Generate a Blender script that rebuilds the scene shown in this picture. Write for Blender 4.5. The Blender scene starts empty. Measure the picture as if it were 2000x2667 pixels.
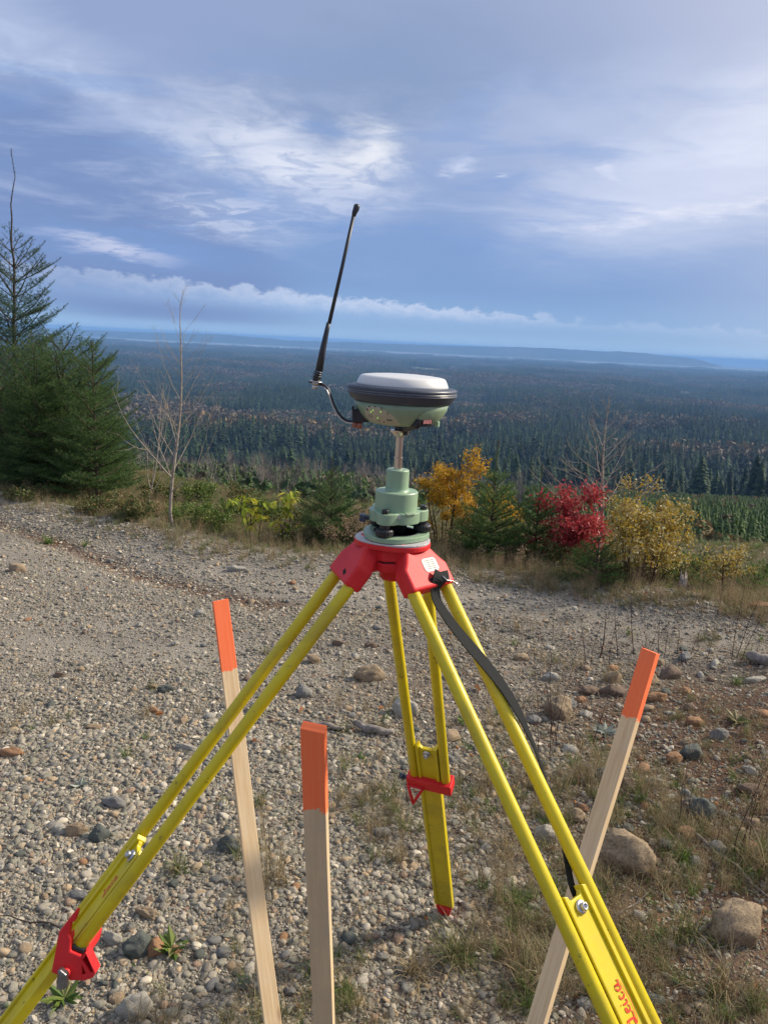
import bpy, bmesh, math, random
import numpy as np
from math import sin, cos, pi, radians, sqrt, atan2, asin, atan, exp
from mathutils import Vector, Matrix, noise as mn

S = bpy.context.scene
COL = S.collection
random.seed(5)
RNG = np.random.default_rng(5)

# ------------------------------------------------------------------ camera
CAMH = 1.64
FPX, CX, CY = 2004.0, 1000.0, 1333.5          # focal length and centre of the photograph, in its pixels
PITCH, ROLL = radians(12.45), radians(2.8)
Fw = Vector((0, cos(PITCH), -sin(PITCH)))
_R0 = Vector((1, 0, 0)); _U0 = Vector((0, sin(PITCH), cos(PITCH)))
Rt = _R0 * cos(ROLL) + _U0 * sin(ROLL)
Up = -_R0 * sin(ROLL) + _U0 * cos(ROLL)
EYE = Vector((0, 0, CAMH))
cd = bpy.data.cameras.new('camera'); cam = bpy.data.objects.new('camera', cd); COL.objects.link(cam)
cd.sensor_fit = 'VERTICAL'; cd.sensor_height = 24.0; cd.lens = FPX / 2667.0 * 24.0
cd.clip_start = 0.05; cd.clip_end = 90000
m3 = Matrix((Rt, Up, -Fw)).transposed().to_4x4(); m3.translation = EYE
cam.matrix_world = m3
S.camera = cam

# ------------------------------------------------------------------ light, sky, exposure
SUN_AZ, SUN_EL = radians(72), radians(33)      # clockwise from the view direction (+Y), above the horizon
sl = bpy.data.lights.new('sun', 'SUN'); so = bpy.data.objects.new('sun', sl); COL.objects.link(so)
sl.energy = 4.2; sl.angle = radians(6); sl.color = (1.0, 0.89, 0.73)
sdir = Vector((sin(SUN_AZ) * cos(SUN_EL), cos(SUN_AZ) * cos(SUN_EL), sin(SUN_EL)))
so.rotation_euler = sdir.to_track_quat('Z', 'Y').to_euler()
S.view_settings.view_transform = 'Standard'; S.view_settings.look = 'None'
S.view_settings.gamma = 1.0; S.view_settings.use_curve_mapping = False
S.view_settings.exposure = 0.42
S.cycles.max_bounces = 6; S.cycles.diffuse_bounces = 2; S.cycles.glossy_bounces = 3
S.cycles.transmission_bounces = 3; S.cycles.transparent_max_bounces = 6; S.cycles.volume_bounces = 0
S.cycles.use_denoising = True
S.cycles.use_adaptive_sampling = False
S.cycles.sample_clamp_indirect = 4.0

def ray(px, py):
    return Fw + Rt * ((px - CX) / FPX) - Up * ((py - CY) / FPX)
def at(px, py, Y):                              # the point seen at that pixel on the vertical plane y = Y
    r = ray(px, py); return EYE + r * (Y / r.y)
def at_depth(px, py, d):
    return EYE + ray(px, py) * d
def project(p):
    d = (Vector(p) - EYE); k = d.dot(Fw)
    return CX + FPX * d.dot(Rt) / k, CY - FPX * d.dot(Up) / k, k

def srgb(r, g, b):
    f = lambda c: (c / 255 / 12.92) if c <= 10 else ((c / 255 + 0.055) / 1.055) ** 2.4
    return (f(r), f(g), f(b), 1)

class NT:                                       # a small node-tree helper
    def __init__(s, tree): s.t = tree; s.n = tree.nodes; s.l = tree.links
    def node(s, typ, **kw):
        n = s.n.new(typ)
        for k, v in kw.items():
            setattr(n, k, v)
        return n
    def put(s, sock, v):
        if isinstance(v, bpy.types.NodeSocket): s.l.new(v, sock)
        elif v is not None: sock.default_value = v
    def math(s, op, a, b=None, c=None, clamp=False):
        n = s.node('ShaderNodeMath', operation=op, use_clamp=clamp)
        s.put(n.inputs[0], a); s.put(n.inputs[1], b)
        if c is not None: s.put(n.inputs[2], c)
        return n.outputs[0]
    def vmath(s, op, a, b=None, out=0):
        n = s.node('ShaderNodeVectorMath', operation=op)
        s.put(n.inputs[0], a)
        if b is not None:
            if op == 'SCALE': s.put(n.inputs['Scale'], b)
            else: s.put(n.inputs[1], b)
        return n.outputs[out]
    def ramp(s, fac, stops, interp='LINEAR'):
        n = s.node('ShaderNodeValToRGB'); r = n.color_ramp; r.interpolation = interp
        while len(r.elements) < len(stops): r.elements.new(0.5)
        for e, (p, c) in zip(r.elements, stops):
            e.position = p; e.color = c if len(c) == 4 else (*c, 1)
        s.put(n.inputs[0], fac); return n.outputs[0]
    def noise(s, vec, scale, detail=4, rough=0.55, dist=0.0, out='Fac', dim='3D'):
        n = s.node('ShaderNodeTexNoise', noise_dimensions=dim)
        s.put(n.inputs['Vector'], vec); n.inputs['Scale'].default_value = scale
        n.inputs['Detail'].default_value = detail; n.inputs['Roughness'].default_value = rough
        n.inputs['Distortion'].default_value = dist
        return n.outputs[out]
    def mix(s, fac, a, b, mode='MIX'):
        n = s.node('ShaderNodeMix', data_type='RGBA', blend_type=mode)
        s.put(n.inputs[0], fac); s.put(n.inputs[6], a); s.put(n.inputs[7], b)
        return n.outputs[2]
    def maprange(s, v, a, b, c=0.0, d=1.0, smooth=False):
        n = s.node('ShaderNodeMapRange', interpolation_type='SMOOTHSTEP' if smooth else 'LINEAR')
        s.put(n.inputs[0], v); s.put(n.inputs[1], a); s.put(n.inputs[2], b); s.put(n.inputs[3], c); s.put(n.inputs[4], d)
        return n.outputs[0]

W = bpy.data.worlds.new('World'); S.world = W; W.use_nodes = True
def build_world():
    t = NT(W.node_tree); t.n.clear()
    out = t.node('ShaderNodeOutputWorld'); bg = t.node('ShaderNodeBackground')
    bg.inputs['Strength'].default_value = 0.082
    t.l.new(bg.outputs[0], out.inputs[0])
    sky = t.node('ShaderNodeTexSky', sky_type='NISHITA', sun_disc=False)
    sky.sun_elevation = SUN_EL; sky.sun_rotation = SUN_AZ
    sky.air_density = 1.0; sky.dust_density = 1.5; sky.ozone_density = 1.5
    tc = t.node('ShaderNodeTexCoord').outputs['Generated']
    d = t.vmath('NORMALIZE', tc)
    sx = t.node('ShaderNodeSeparateXYZ'); t.l.new(d, sx.inputs[0])
    az = t.math('MULTIPLY', t.math('ARCTAN2', sx.outputs[0], sx.outputs[1]), 57.2958)
    el = t.math('MULTIPLY', t.math('ARCSINE', sx.outputs[2]), 57.2958)
    # cloud-layer plane coordinates: clouds get flatter and finer towards the horizon
    zz = t.math('ADD', t.math('MAXIMUM', sx.outputs[2], 0.0), 0.09)
    pc = t.node('ShaderNodeCombineXYZ')
    t.put(pc.inputs[0], t.math('DIVIDE', sx.outputs[0], zz)); t.put(pc.inputs[1], t.math('DIVIDE', sx.outputs[1], zz))
    plane = pc.outputs[0]
    n1 = t.noise(plane, 1.1, 6, 0.6, 0.3, out='Color')
    n2 = t.noise(plane, 3.4, 7, 0.62, 0.5, out='Color')
    ae = t.node('ShaderNodeCombineXYZ'); t.put(ae.inputs[0], az); t.put(ae.inputs[1], el)
    sub = t.vmath('SUBTRACT', n1, (0.5, 0.5, 0.5)); sub2 = t.vmath('SUBTRACT', n2, (0.5, 0.5, 0.5))
    w = t.vmath('ADD', t.vmath('MULTIPLY', sub, (9, 5, 0)), t.vmath('MULTIPLY', sub2, (7, 4.5, 0)))
    ca = t.node('ShaderNodeCombineXYZ')
    fade = t.maprange(el, 2.0, 14.0, 0.12, 1.0)
    wp = t.vmath('ADD', ae.outputs[0], t.vmath('SCALE', w, fade))
    nfine = t.noise(plane, 5.0, 8, 0.62, 0.8)
    # long stretched streaks in azimuth/elevation
    st = t.node('ShaderNodeMapping'); t.put(st.inputs[0], ae.outputs[0]); st.inputs['Scale'].default_value = (0.055, 0.30, 1); st.inputs['Rotation'].default_value = (0, 0, radians(-4))
    nstr = t.noise(st.outputs[0], 1.0, 8, 0.6, 0.5)
    soft = t.noise(plane, 0.8, 3, 0.5)

    def azel(px, py):
        r = ray(px * 1.2056, py * 1.2056).normalized()
        return math.degrees(atan2(r.x, r.y)), math.degrees(asin(r.z))
    def blob(px, py, ex, ey, rot, inner=0.0, warped=True, outer=1.0):
        a, e = azel(px, py); k = 1.2056 / FPX * 57.3
        m = t.node('ShaderNodeMapping', vector_type='TEXTURE')
        t.put(m.inputs['Vector'], wp if warped else ae.outputs[0])
        m.inputs['Location'].default_value = (a, e, 0)
        m.inputs['Rotation'].default_value = (0, 0, -radians(rot))
        m.inputs['Scale'].default_value = (ex * k, ey * k, 1)
        ln = t.vmath('LENGTH', m.outputs[0], out='Value')
        return t.maprange(ln, inner, outer, 1.0, 0.0, True)
    # clear-sky gradient of this hazy day over the physical sky
    ern = t.maprange(el, -6, 50)
    P = lambda e: (e + 6) / 56.0
    grad = t.ramp(ern, [(0, srgb(150, 180, 214)), (P(0.0), srgb(152, 184, 220)), (P(1.6), srgb(140, 176, 220)), (P(4), srgb(126, 159, 209)),
                        (P(8), srgb(130, 159, 208)), (P(14), srgb(149, 168, 208)), (P(24), srgb(149, 164, 202)), (P(28), srgb(154, 168, 204)), (P(50), srgb(196, 204, 224))])
    col = t.mix(0.90, t.vmath('SCALE', sky.outputs[0], 0.5), t.vmath('SCALE', grad, 10.0))
    def over(col, fac, c, k=1.0):
        cc = t.vmath('SCALE', t.ramp(0.5, [(0, srgb(*c)), (1, srgb(*c))]), 10.0)
        f = t.math('MULTIPLY', fac, k, clamp=True)
        return t.mix(f, col, cc)
    # broad grey-blue decks
    col = over(col, t.math('MULTIPLY', t.maprange(soft, 0.42, 0.62, 0, 1, True), t.maprange(el, 8, 18)), (158, 172, 202), 0.5)
    col = over(col, blob(830, 165, 520, 200, -8), (134, 154, 190), 0.85)
    col = over(col, blob(40, 415, 640, 215, 19, 0.62), (118, 142, 188), 0.92)
    col = over(col, blob(330, 540, 360, 60, 4), (124, 155, 206), 0.7)
    col = over(col, blob(1250, 260, 520, 150, -12), (176, 190, 221), 0.7)
    col = over(col, blob(60, 40, 260, 90, 20), (172, 188, 220), 0.6)
    # bright cloud
    br = lambda f, a=0.40, b=0.62: t.math('MULTIPLY', f, t.maprange(nfine, a, b, 0.35, 1.0, True))
    col = over(col, br(blob(215, 185, 360, 52, 22)), (190, 203, 230), 0.85)
    col = over(col, br(blob(620, 335, 360, 110, 16), 0.30, 0.54), (216, 222, 238), 1.0)
    col = over(col, br(blob(800, 325, 110, 100, -30), 0.3, 0.5), (230, 233, 241), 0.9)
    col = over(col, t.math('MULTIPLY', blob(720, 400, 260, 60, 0), t.maprange(nfine, 0.56, 0.40, 0, 1, True)), (148, 168, 208), 0.6)
    col = over(col, br(blob(480, 460, 240, 70, 8), 0.45, 0.62), (196, 206, 231), 0.85)
    col = over(col, br(blob(700, 440, 200, 55, 0), 0.45, 0.62), (192, 203, 230), 0.7)
    col = over(col, blob(1600, 330, 560, 190, -22), (210, 219, 241), 0.95)
    col = over(col, blob(1350, 420, 420, 110, -8), (198, 207, 232), 0.6)
    col = over(col, br(blob(1480, 455, 420, 26, -6)), (228, 230, 244), 0.7)
    col = over(col, br(blob(235, 535, 190, 24, 7), 0.35, 0.5), (197, 203, 228), 0.85)
    for (x, y, a, b) in ((1293, 374, 26, 24), (1078, 398, 16, 14), (990, 370, 55, 25)):
        col = over(col, blob(x, y, a, b, 0), (208, 216, 238), 0.7)
    # streaks through the middle band
    band = t.math('MULTIPLY', t.maprange(el, 3.0, 7.5, 0, 1, True), t.maprange(el, 20, 13, 0, 1, True))
    col = over(col, t.math('MULTIPLY', t.maprange(nstr, 0.50, 0.68, 0, 1, True), band), (181, 194, 224), 0.5)
    col = over(col, t.math('MULTIPLY', t.maprange(nstr, 0.50, 0.36, 0, 1, True), band), (122, 155, 208), 0.45)
    # low cloud bank, lumpy along its top edge and level below
    lump = t.node('ShaderNodeMapping'); t.put(lump.inputs[0], ae.outputs[0]); lump.inputs['Scale'].default_value = (0.8, 1.3, 1)
    nl = t.noise(lump.outputs[0], 1.0, 7, 0.55, 0.2)
    top = t.math('ADD', t.maprange(az, -24, 18, 4.0, 2.0), t.math('MULTIPLY', t.math('SUBTRACT', nl, 0.5), 2.2))
    bot = t.maprange(az, -24, 18, 1.7, 1.25)
    bank = t.math('MULTIPLY', t.maprange(t.math('SUBTRACT', top, el), -0.10, 0.35, 0, 1, True),
                  t.maprange(t.math('SUBTRACT', el, bot), -0.25, 0.9, 0, 1, True))
    bank = t.math('MULTIPLY', t.math('MULTIPLY', bank, t.maprange(az, 14, 4, 0.35, 1)), t.maprange(az, -22, -7, 0.45, 1))
    rim = t.maprange(t.math('SUBTRACT', top, el), 0.0, 1.3, 1, 0)
    bc = t.mix(rim, t.vmath('SCALE', t.ramp(0.5, [(0, srgb(152, 180, 219)), (1, srgb(152, 180, 219))]), 10), t.vmath('SCALE', t.ramp(0.5, [(0, srgb(199, 210, 233)), (1, srgb(199, 210, 233))]), 10))
    col = t.mix(t.math('MULTIPLY', bank, 0.85, clamp=True), col, bc)
    # pale light between bank and ridge
    col = over(col, t.math('MULTIPLY', t.maprange(el, 1.1, 0.35, 0, 1, True), t.maprange(nstr, 0.3, 0.6, 0.5, 1)), (150, 184, 222), 0.8)
    # thinner, brighter cloud towards the sun (to the right, out of the frame)
    sd = t.vmath('DOT_PRODUCT', d, tuple(sdir), out='Value')
    col = over(col, t.maprange(sd, 0.45, 1.0, 0, 1, True), (238, 238, 246), 0.75)
    t.put(bg.inputs['Color'], col)
build_world()

# ------------------------------------------------------------------ object helpers
def tag(o, label=None, cat=None, group=None, kind=None):
    if label: o['label'] = label
    if cat: o['category'] = cat
    if group: o['group'] = group
    if kind: o['kind'] = kind
    return o
def empty(name, loc, label, cat, group=None):
    o = bpy.data.objects.new(name, None); COL.objects.link(o); o.location = loc
    o.empty_display_size = 0.1
    return tag(o, label, cat, group)

class MB:
    """collects geometry; build() links it as one mesh object"""
    def __init__(s): s.v = []; s.f = []; s.sm = []; s.mi = []
    def add(s, vs, fs, smooth=False, mi=0):
        o = len(s.v); s.v += [tuple(v) for v in vs]
        for f in fs: s.f.append(tuple(i + o for i in f)); s.sm.append(smooth); s.mi.append(mi)
    def tube(s, pts, rad, n=10, caps=True, smooth=True, mi=0):
        pts = [Vector(p) for p in pts]
        if not hasattr(rad, '__len__'): rad = [rad] * len(pts)
        vs = []; fs = []; prev = None
        for i, p in enumerate(pts):
            d = (pts[min(i + 1, len(pts) - 1)] - pts[max(i - 1, 0)])
            if d.length < 1e-9: d = Vector((0, 0, 1))
            d.normalize()
            if prev is None:
                a = d.orthogonal().normalized()
            else:
                a = prev - d * prev.dot(d)
                a = a.normalized() if a.length > 1e-6 else d.orthogonal().normalized()
            prev = a; b = d.cross(a)
            for k in range(n):
                t = 2 * pi * k / n; vs.append(p + (a * cos(t) + b * sin(t)) * rad[i])
        for i in range(len(pts) - 1):
            for k in range(n):
                k2 = (k + 1) % n; fs.append((i * n + k, i * n + k2, (i + 1) * n + k2, (i + 1) * n + k))
        s.add(vs, fs, smooth, mi)
        if caps:
            s.add(vs[:n], [tuple(range(n))[::-1]], False, mi); s.add(vs[-n:], [tuple(range(n))], False, mi)
    def lathe(s, prof, M=Matrix(), n=48, smooth=True, mi=0, hard=()):
        vs = []; fs = []; rows = []
        for (r, z) in prof:
            rows.append(len(vs))
            for k in range(n):
                t = 2 * pi * k / n; vs.append(M @ Vector((r * cos(t), r * sin(t), z)))
        for i in range(len(prof) - 1):
            for k in range(n):
                k2 = (k + 1) % n; fs.append((rows[i] + k, rows[i] + k2, rows[i + 1] + k2, rows[i + 1] + k))
        s.add(vs, fs, smooth, mi)
        if prof[0][0] > 1e-5: s.add(vs[:n], [tuple(range(n))[::-1]], False, mi)
        if prof[-1][0] > 1e-5: s.add(vs[-n:], [tuple(range(n))], False, mi)
    def prism(s, outline, z0, z1, M=Matrix(), smooth=False, mi=0, inset=0.0):
        n = len(outline)
        vs = [M @ Vector((x, y, z0)) for x, y in outline] + [M @ Vector((x, y, z1)) for x, y in outline]
        fs = [tuple(range(n))[::-1], tuple(range(n, 2 * n))]
        s.add(vs, fs, False, mi)
        s.add(vs, [(k, (k + 1) % n, n + (k + 1) % n, n + k) for k in range(n)], smooth, mi)
    def box(s, M, sx, sy, sz, mi=0):
        vs = [M @ Vector((x * sx / 2, y * sy / 2, z * sz / 2)) for z in (-1, 1) for y in (-1, 1) for x in (-1, 1)]
        s.add(vs, [(0, 2, 3, 1), (4, 5, 7, 6), (0, 1, 5, 4), (2, 6, 7, 3), (0, 4, 6, 2), (1, 3, 7, 5)], False, mi)
    def build(s, name, mats, parent=None, loc=None, bevel=0.0, seg=2, weld=True, base=None):
        me = bpy.data.meshes.new(name)
        base = Vector(base) if base is not None else (parent.location.copy() if parent is not None and parent.parent is None else Vector((0, 0, 0)))
        if parent is not None and parent.parent is not None:
            base = parent.parent.location + parent.location
        vs = [(v[0] - base.x, v[1] - base.y, v[2] - base.z) for v in s.v]
        me.from_pydata(vs, [], s.f)
        for p, sm, mi in zip(me.polygons, s.sm, s.mi): p.use_smooth = sm; p.material_index = mi
        if not isinstance(mats, (list, tuple)): mats = [mats]
        for m in mats: me.materials.append(m)
        if weld:
            bm = bmesh.new(); bm.from_mesh(me); bmesh.ops.remove_doubles(bm, verts=bm.verts, dist=1e-6)
            bmesh.ops.recalc_face_normals(bm, faces=bm.faces); bm.to_mesh(me); bm.free()
        o = bpy.data.objects.new(name, me); COL.objects.link(o)
        if parent is not None: o.parent = parent
        else: o.location = base
        if bevel > 0:
            b = o.modifiers.new('bevel', 'BEVEL'); b.width = bevel; b.segments = seg; b.limit_method = 'ANGLE'; b.angle_limit = radians(35)
            b.harden_normals = False
        return o

def np_mesh(name, V, F, mat, smooth=False):
    """fast mesh: V (n,3), F (m,3) or (m,4)"""
    me = bpy.data.meshes.new(name); V = np.ascontiguousarray(V, dtype=np.float32); F = np.ascontiguousarray(F, dtype=np.int32)
    k = F.shape[1]
    me.vertices.add(len(V)); me.vertices.foreach_set('co', V.ravel())
    me.loops.add(F.size); me.loops.foreach_set('vertex_index', F.ravel())
    me.polygons.add(len(F)); me.polygons.foreach_set('loop_start', np.arange(0, F.size, k, dtype=np.int32))
    me.polygons.foreach_set('use_smooth', np.full(len(F), smooth))
    me.update(calc_edges=True)
    if not isinstance(mat, (list, tuple)): mat = [mat]
    for m in mat: me.materials.append(m)
    return me
def link(name, me, parent=None, loc=(0, 0, 0), rot=(0, 0, 0), sc=None):
    o = bpy.data.objects.new(name, me); COL.objects.link(o); o.parent = parent; o.location = loc; o.rotation_euler = rot
    if sc is not None: o.scale = sc if hasattr(sc, '__len__') else (sc, sc, sc)
    return o

def scatter(name, P, Rr, Sc, idx, sources, label=None, parent=None):
    """geometry-nodes instances of `sources` (unlinked meshes) on points"""
    me = bpy.data.meshes.new(name); P = np.asarray(P, np.float32)
    me.vertices.add(len(P)); me.vertices.foreach_set('co', P.ravel())
    a = me.attributes.new('rot', 'FLOAT_VECTOR', 'POINT'); a.data.foreach_set('vector', np.asarray(Rr, np.float32).ravel())
    Sc = np.asarray(Sc, np.float32)
    if Sc.ndim == 1: Sc = np.repeat(Sc[:, None], 3, 1)
    a = me.attributes.new('scl', 'FLOAT_VECTOR', 'POINT'); a.data.foreach_set('vector', Sc.ravel())
    a = me.attributes.new('idx', 'INT', 'POINT'); a.data.foreach_set('value', np.asarray(idx, np.int32))
    o = bpy.data.objects.new(name, me); COL.objects.link(o)
    c = bpy.data.collections.new(name + '_kinds')
    for i, s in enumerate(sources):
        so_ = bpy.data.objects.new('%s_%02d' % (name, i), s); c.objects.link(so_)
    g = bpy.data.node_groups.new(name, 'GeometryNodeTree')
    g.interface.new_socket('Geometry', in_out='INPUT', socket_type='NodeSocketGeometry')
    g.interface.new_socket('Geometry', in_out='OUTPUT', socket_type='NodeSocketGeometry')
    N = g.nodes; L = g.links
    gi = N.new('NodeGroupInput'); go = N.new('NodeGroupOutput'); ip = N.new('GeometryNodeInstanceOnPoints')
    ci = N.new('GeometryNodeCollectionInfo'); ci.inputs['Collection'].default_value = c
    ci.inputs['Separate Children'].default_value = True; ci.inputs['Reset Children'].default_value = True
    def na(n, ty):
        q = N.new('GeometryNodeInputNamedAttribute'); q.data_type = ty; q.inputs['Name'].default_value = n; return q.outputs['Attribute']
    L.new(gi.outputs[0], ip.inputs['Points']); L.new(ci.outputs[0], ip.inputs['Instance'])
    ip.inputs['Pick Instance'].default_value = True
    L.new(na('idx', 'INT'), ip.inputs['Instance Index']); L.new(na('scl', 'FLOAT_VECTOR'), ip.inputs['Scale'])
    L.new(na('rot', 'FLOAT_VECTOR'), ip.inputs['Rotation'])
    L.new(ip.outputs[0], go.inputs[0])
    md = o.modifiers.new('scatter', 'NODES'); md.node_group = g
    o['kind'] = 'stuff'
    if label: o['label'] = label
    return o

# ------------------------------------------------------------------ materials
def mat(name, rough=0.6, metal=0.0, spec=0.5):
    m = bpy.data.materials.new(name); m.use_nodes = True; t = NT(m.node_tree)
    b = t.n['Principled BSDF']; b.inputs['Roughness'].default_value = rough; b.inputs['Metallic'].default_value = metal
    b.inputs['Specular IOR Level'].default_value = spec
    return m, t, b
def obj_co(t): return t.node('ShaderNodeTexCoord').outputs['Object']
def geo(t): return t.node('ShaderNodeNewGeometry')
def bump(t, b, h, dist=0.001, strength=0.5):
    n = t.node('ShaderNodeBump'); n.inputs['Strength'].default_value = strength; n.inputs['Distance'].default_value = dist
    t.put(n.inputs['Height'], h); t.l.new(n.outputs[0], b.inputs['Normal'])
def simple(name, col, rough=0.6, metal=0.0, var=0.0, scale=40, bmp=0.0, spec=0.5):
    m, t, b = mat(name, rough, metal, spec)
    if var > 0:
        n = t.noise(obj_co(t), scale, 5)
        lo = tuple(c * (1 - var) for c in col[:3]); hi = tuple(min(1, c * (1 + var)) for c in col[:3])
        t.put(b.inputs['Base Color'], t.ramp(n, [(0.3, lo), (0.7, hi)]))
        if bmp > 0: bump(t, b, n, bmp)
    else: b.inputs['Base Color'].default_value = (*col[:3], 1)
    return m

def make_yellow():
    m, t, b = mat('yellow_paint', 0.38)
    co = obj_co(t)
    n = t.noise(co, 9, 5, 0.6); c = t.ramp(n, [(0.3, (0.60, 0.46, 0.004)), (0.75, (0.70, 0.56, 0.010))])
    sp = t.noise(co, 55, 5, 0.7); k = t.maprange(sp, 0.63, 0.69)
    c = t.mix(t.math('MULTIPLY', k, 0.7), c, (0.10, 0.085, 0.03, 1))
    gr = t.noise(co, 7, 7, 0.7); k2 = t.maprange(gr, 0.48, 0.70, 0, 0.50)
    c = t.mix(k2, c, (0.26, 0.20, 0.05, 1))
    t.put(b.inputs['Base Color'], c)
    t.put(b.inputs['Roughness'], t.maprange(gr, 0.3, 0.7, 0.30, 0.55)); bump(t, b, t.noise(co, 130, 3), 0.0004, 0.5)
    return m
def make_red(wear=True):
    m, t, b = mat('red_paint', 0.5, spec=0.3)
    co = obj_co(t)
    n = t.noise(co, 20, 4); c = t.ramp(n, [(0.3, (0.62, 0.018, 0.022)), (0.75, (0.74, 0.035, 0.035))])
    if wear:
        e = t.noise(co, 34, 6, 0.7)
        k = t.maprange(e, 0.66, 0.69)
        c = t.mix(k, c, (0.23, 0.22, 0.22, 1))
    t.put(b.inputs['Base Color'], c); bump(t, b, t.noise(co, 90, 3), 0.0004, 0.4)
    return m
def make_orange_stake():
    m, t, b = mat('stake_wood', 0.75, spec=0.25)
    co = obj_co(t)
    mp = t.node('ShaderNodeMapping'); t.put(mp.inputs[0], co); mp.inputs['Scale'].default_value = (1, 1, 0.045)
    g1 = t.noise(mp.outputs[0], 170, 5, 0.6); g2 = t.noise(mp.outputs[0], 60, 4, 0.6, 0.6)
    wood = t.mix(t.maprange(g1, 0.35, 0.7), (0.84, 0.64, 0.38, 1), (0.70, 0.48, 0.25, 1))
    wood = t.mix(t.maprange(g2, 0.5, 0.75, 0, 0.5), wood, (0.50, 0.30, 0.16, 1))
    blot = t.noise(co, 14, 4); wood = t.mix(t.maprange(blot, 0.5, 0.8, 0, 0.5), wood, (0.80, 0.66, 0.47, 1))
    vo = t.node('ShaderNodeTexVoronoi'); vm = t.node('ShaderNodeMapping'); t.put(vm.inputs[0], co); vm.inputs['Scale'].default_value = (1, 1, 0.4)
    t.l.new(vm.outputs[0], vo.inputs['Vector']); vo.inputs['Scale'].default_value = 16
    wood = t.mix(t.maprange(vo.outputs['Distance'], 0.14, 0.04, 0, 0.75), wood, (0.20, 0.10, 0.045, 1))
    oi = t.node('ShaderNodeAttribute', attribute_type='OBJECT', attribute_name='weathered')
    wood = t.mix(t.math('MULTIPLY', oi.outputs['Fac'], t.maprange(blot, 0.25, 0.6, 0.35, 0.8)), wood, (0.52, 0.42, 0.27, 1))
    sx = t.node('ShaderNodeSeparateXYZ'); t.l.new(co, sx.inputs[0])
    edge = t.noise(co, 38, 5, 0.7)
    at_ = t.node('ShaderNodeAttribute', attribute_type='OBJECT', attribute_name='paint_line')
    h = t.math('ADD', sx.outputs[2], t.math('MULTIPLY', t.math('SUBTRACT', edge, 0.5), 0.06))
    k = t.maprange(t.math('SUBTRACT', h, at_.outputs['Fac']), -0.001, 0.0022)
    # over-spray dots a little under the line
    k3 = t.math('MULTIPLY', t.maprange(t.noise(co, 420, 2), 0.70, 0.74), t.maprange(t.math('SUBTRACT', h, at_.outputs['Fac']), -0.05, 0.0))
    k = t.math('MAXIMUM', k, t.math('MULTIPLY', k3, 0.3))
    pa = t.mix(t.maprange(g1, 0.3, 0.7), (1.0, 0.235, 0.085, 1), (1.0, 0.185, 0.065, 1)); pa = t.mix(t.maprange(blot, 0.5, 0.75, 0, 0.35), pa, (0.95, 0.24, 0.12, 1))
    t.put(b.inputs['Base Color'], t.mix(k, wood, pa)); bump(t, b, g1, 0.0009, 0.6)
    return m
def make_stone(name, ramp_, scale=1.0, soil=0.0):
    m, t, b = mat(name, 0.85, spec=0.3)
    g = geo(t); oi = t.node('ShaderNodeObjectInfo')
    r = oi.outputs['Random']
    c = t.mix(1.0, t.ramp(r, ramp_, 'CONSTANT'), (1.06, 1.0, 0.88, 1), 'MULTIPLY')
    co = t.vmath('ADD', obj_co(t), t.vmath('SCALE', oi.outputs['Random'], 57.0) if False else t.node('ShaderNodeCombineXYZ').outputs[0])
    pos = g.outputs['Position']
    n = t.noise(pos, 60 * scale, 5, 0.65); n2 = t.noise(pos, 300 * scale, 3, 0.6)
    c = t.mix(t.maprange(n, 0.35, 0.7, 0.0, 0.55), c, t.mix(0.5, c, (0.10, 0.085, 0.065, 1)))
    c = t.mix(t.maprange(n2, 0.5, 0.7, 0, 0.45), c, (0.5, 0.48, 0.44, 1))
    t.put(b.inputs['Base Color'], c)
    bump(t, b, t.math('ADD', n, t.math('MULTIPLY', n2, 0.4)), 0.004, 0.7)
    return m
GREY = [(0.0, (0.27, 0.25, 0.215)), (0.12, (0.17, 0.165, 0.145)), (0.24, (0.34, 0.315, 0.27)), (0.34, (0.11, 0.108, 0.10)), (0.44, (0.22, 0.215, 0.185)),
        (0.56, (0.31, 0.265, 0.20)), (0.64, (0.19, 0.19, 0.155)), (0.75, (0.43, 0.405, 0.36)), (0.81, (0.17, 0.16, 0.14)), (0.88, (0.38, 0.29, 0.19)), (0.94, (0.25, 0.17, 0.12)), (0.97, (0.58, 0.54, 0.47))]
M = {}
def single_stone(name, a, b_, c_, sc=1.0):
    m, t, b = mat(name, 0.85, spec=0.3); co = obj_co(t)
    n = t.noise(co, 14 * sc, 6, 0.62, 0.4); n2 = t.noise(co, 90 * sc, 4, 0.65); n3 = t.noise(co, 5 * sc, 4, 0.6)
    c = t.ramp(n, [(0.30, a), (0.52, b_), (0.74, c_)])
    c = t.mix(t.maprange(n2, 0.52, 0.75, 0, 0.4), c, (0.46, 0.43, 0.37, 1))
    c = t.mix(t.maprange(n2, 0.42, 0.25, 0, 0.6), c, (0.06, 0.055, 0.05, 1))
    c = t.mix(t.maprange(n3, 0.55, 0.72, 0, 0.5), c, (0.20, 0.15, 0.10, 1))
    t.put(b.inputs['Base Color'], c); bump(t, b, t.math('ADD', n, t.math('MULTIPLY', n2, 0.35)), 0.006, 0.8)
    return m
def make_leaf(name, stops, rough=0.6, trans=0.35, posvar=None):
    m, t, b = mat(name, rough, spec=0.3)
    g = geo(t); c = t.ramp(g.outputs['Random Per Island'], stops)
    t.put(b.inputs['Base Color'], c)
    tr = t.node('ShaderNodeBsdfTranslucent'); t.put(tr.inputs[0], c)
    mx = t.node('ShaderNodeMixShader'); mx.inputs[0].default_value = trans
    t.l.new(b.outputs[0], mx.inputs[1]); t.l.new(tr.outputs[0], mx.inputs[2])
    t.l.new(mx.outputs[0], t.n['Material Output'].inputs[0])
    return m

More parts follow.
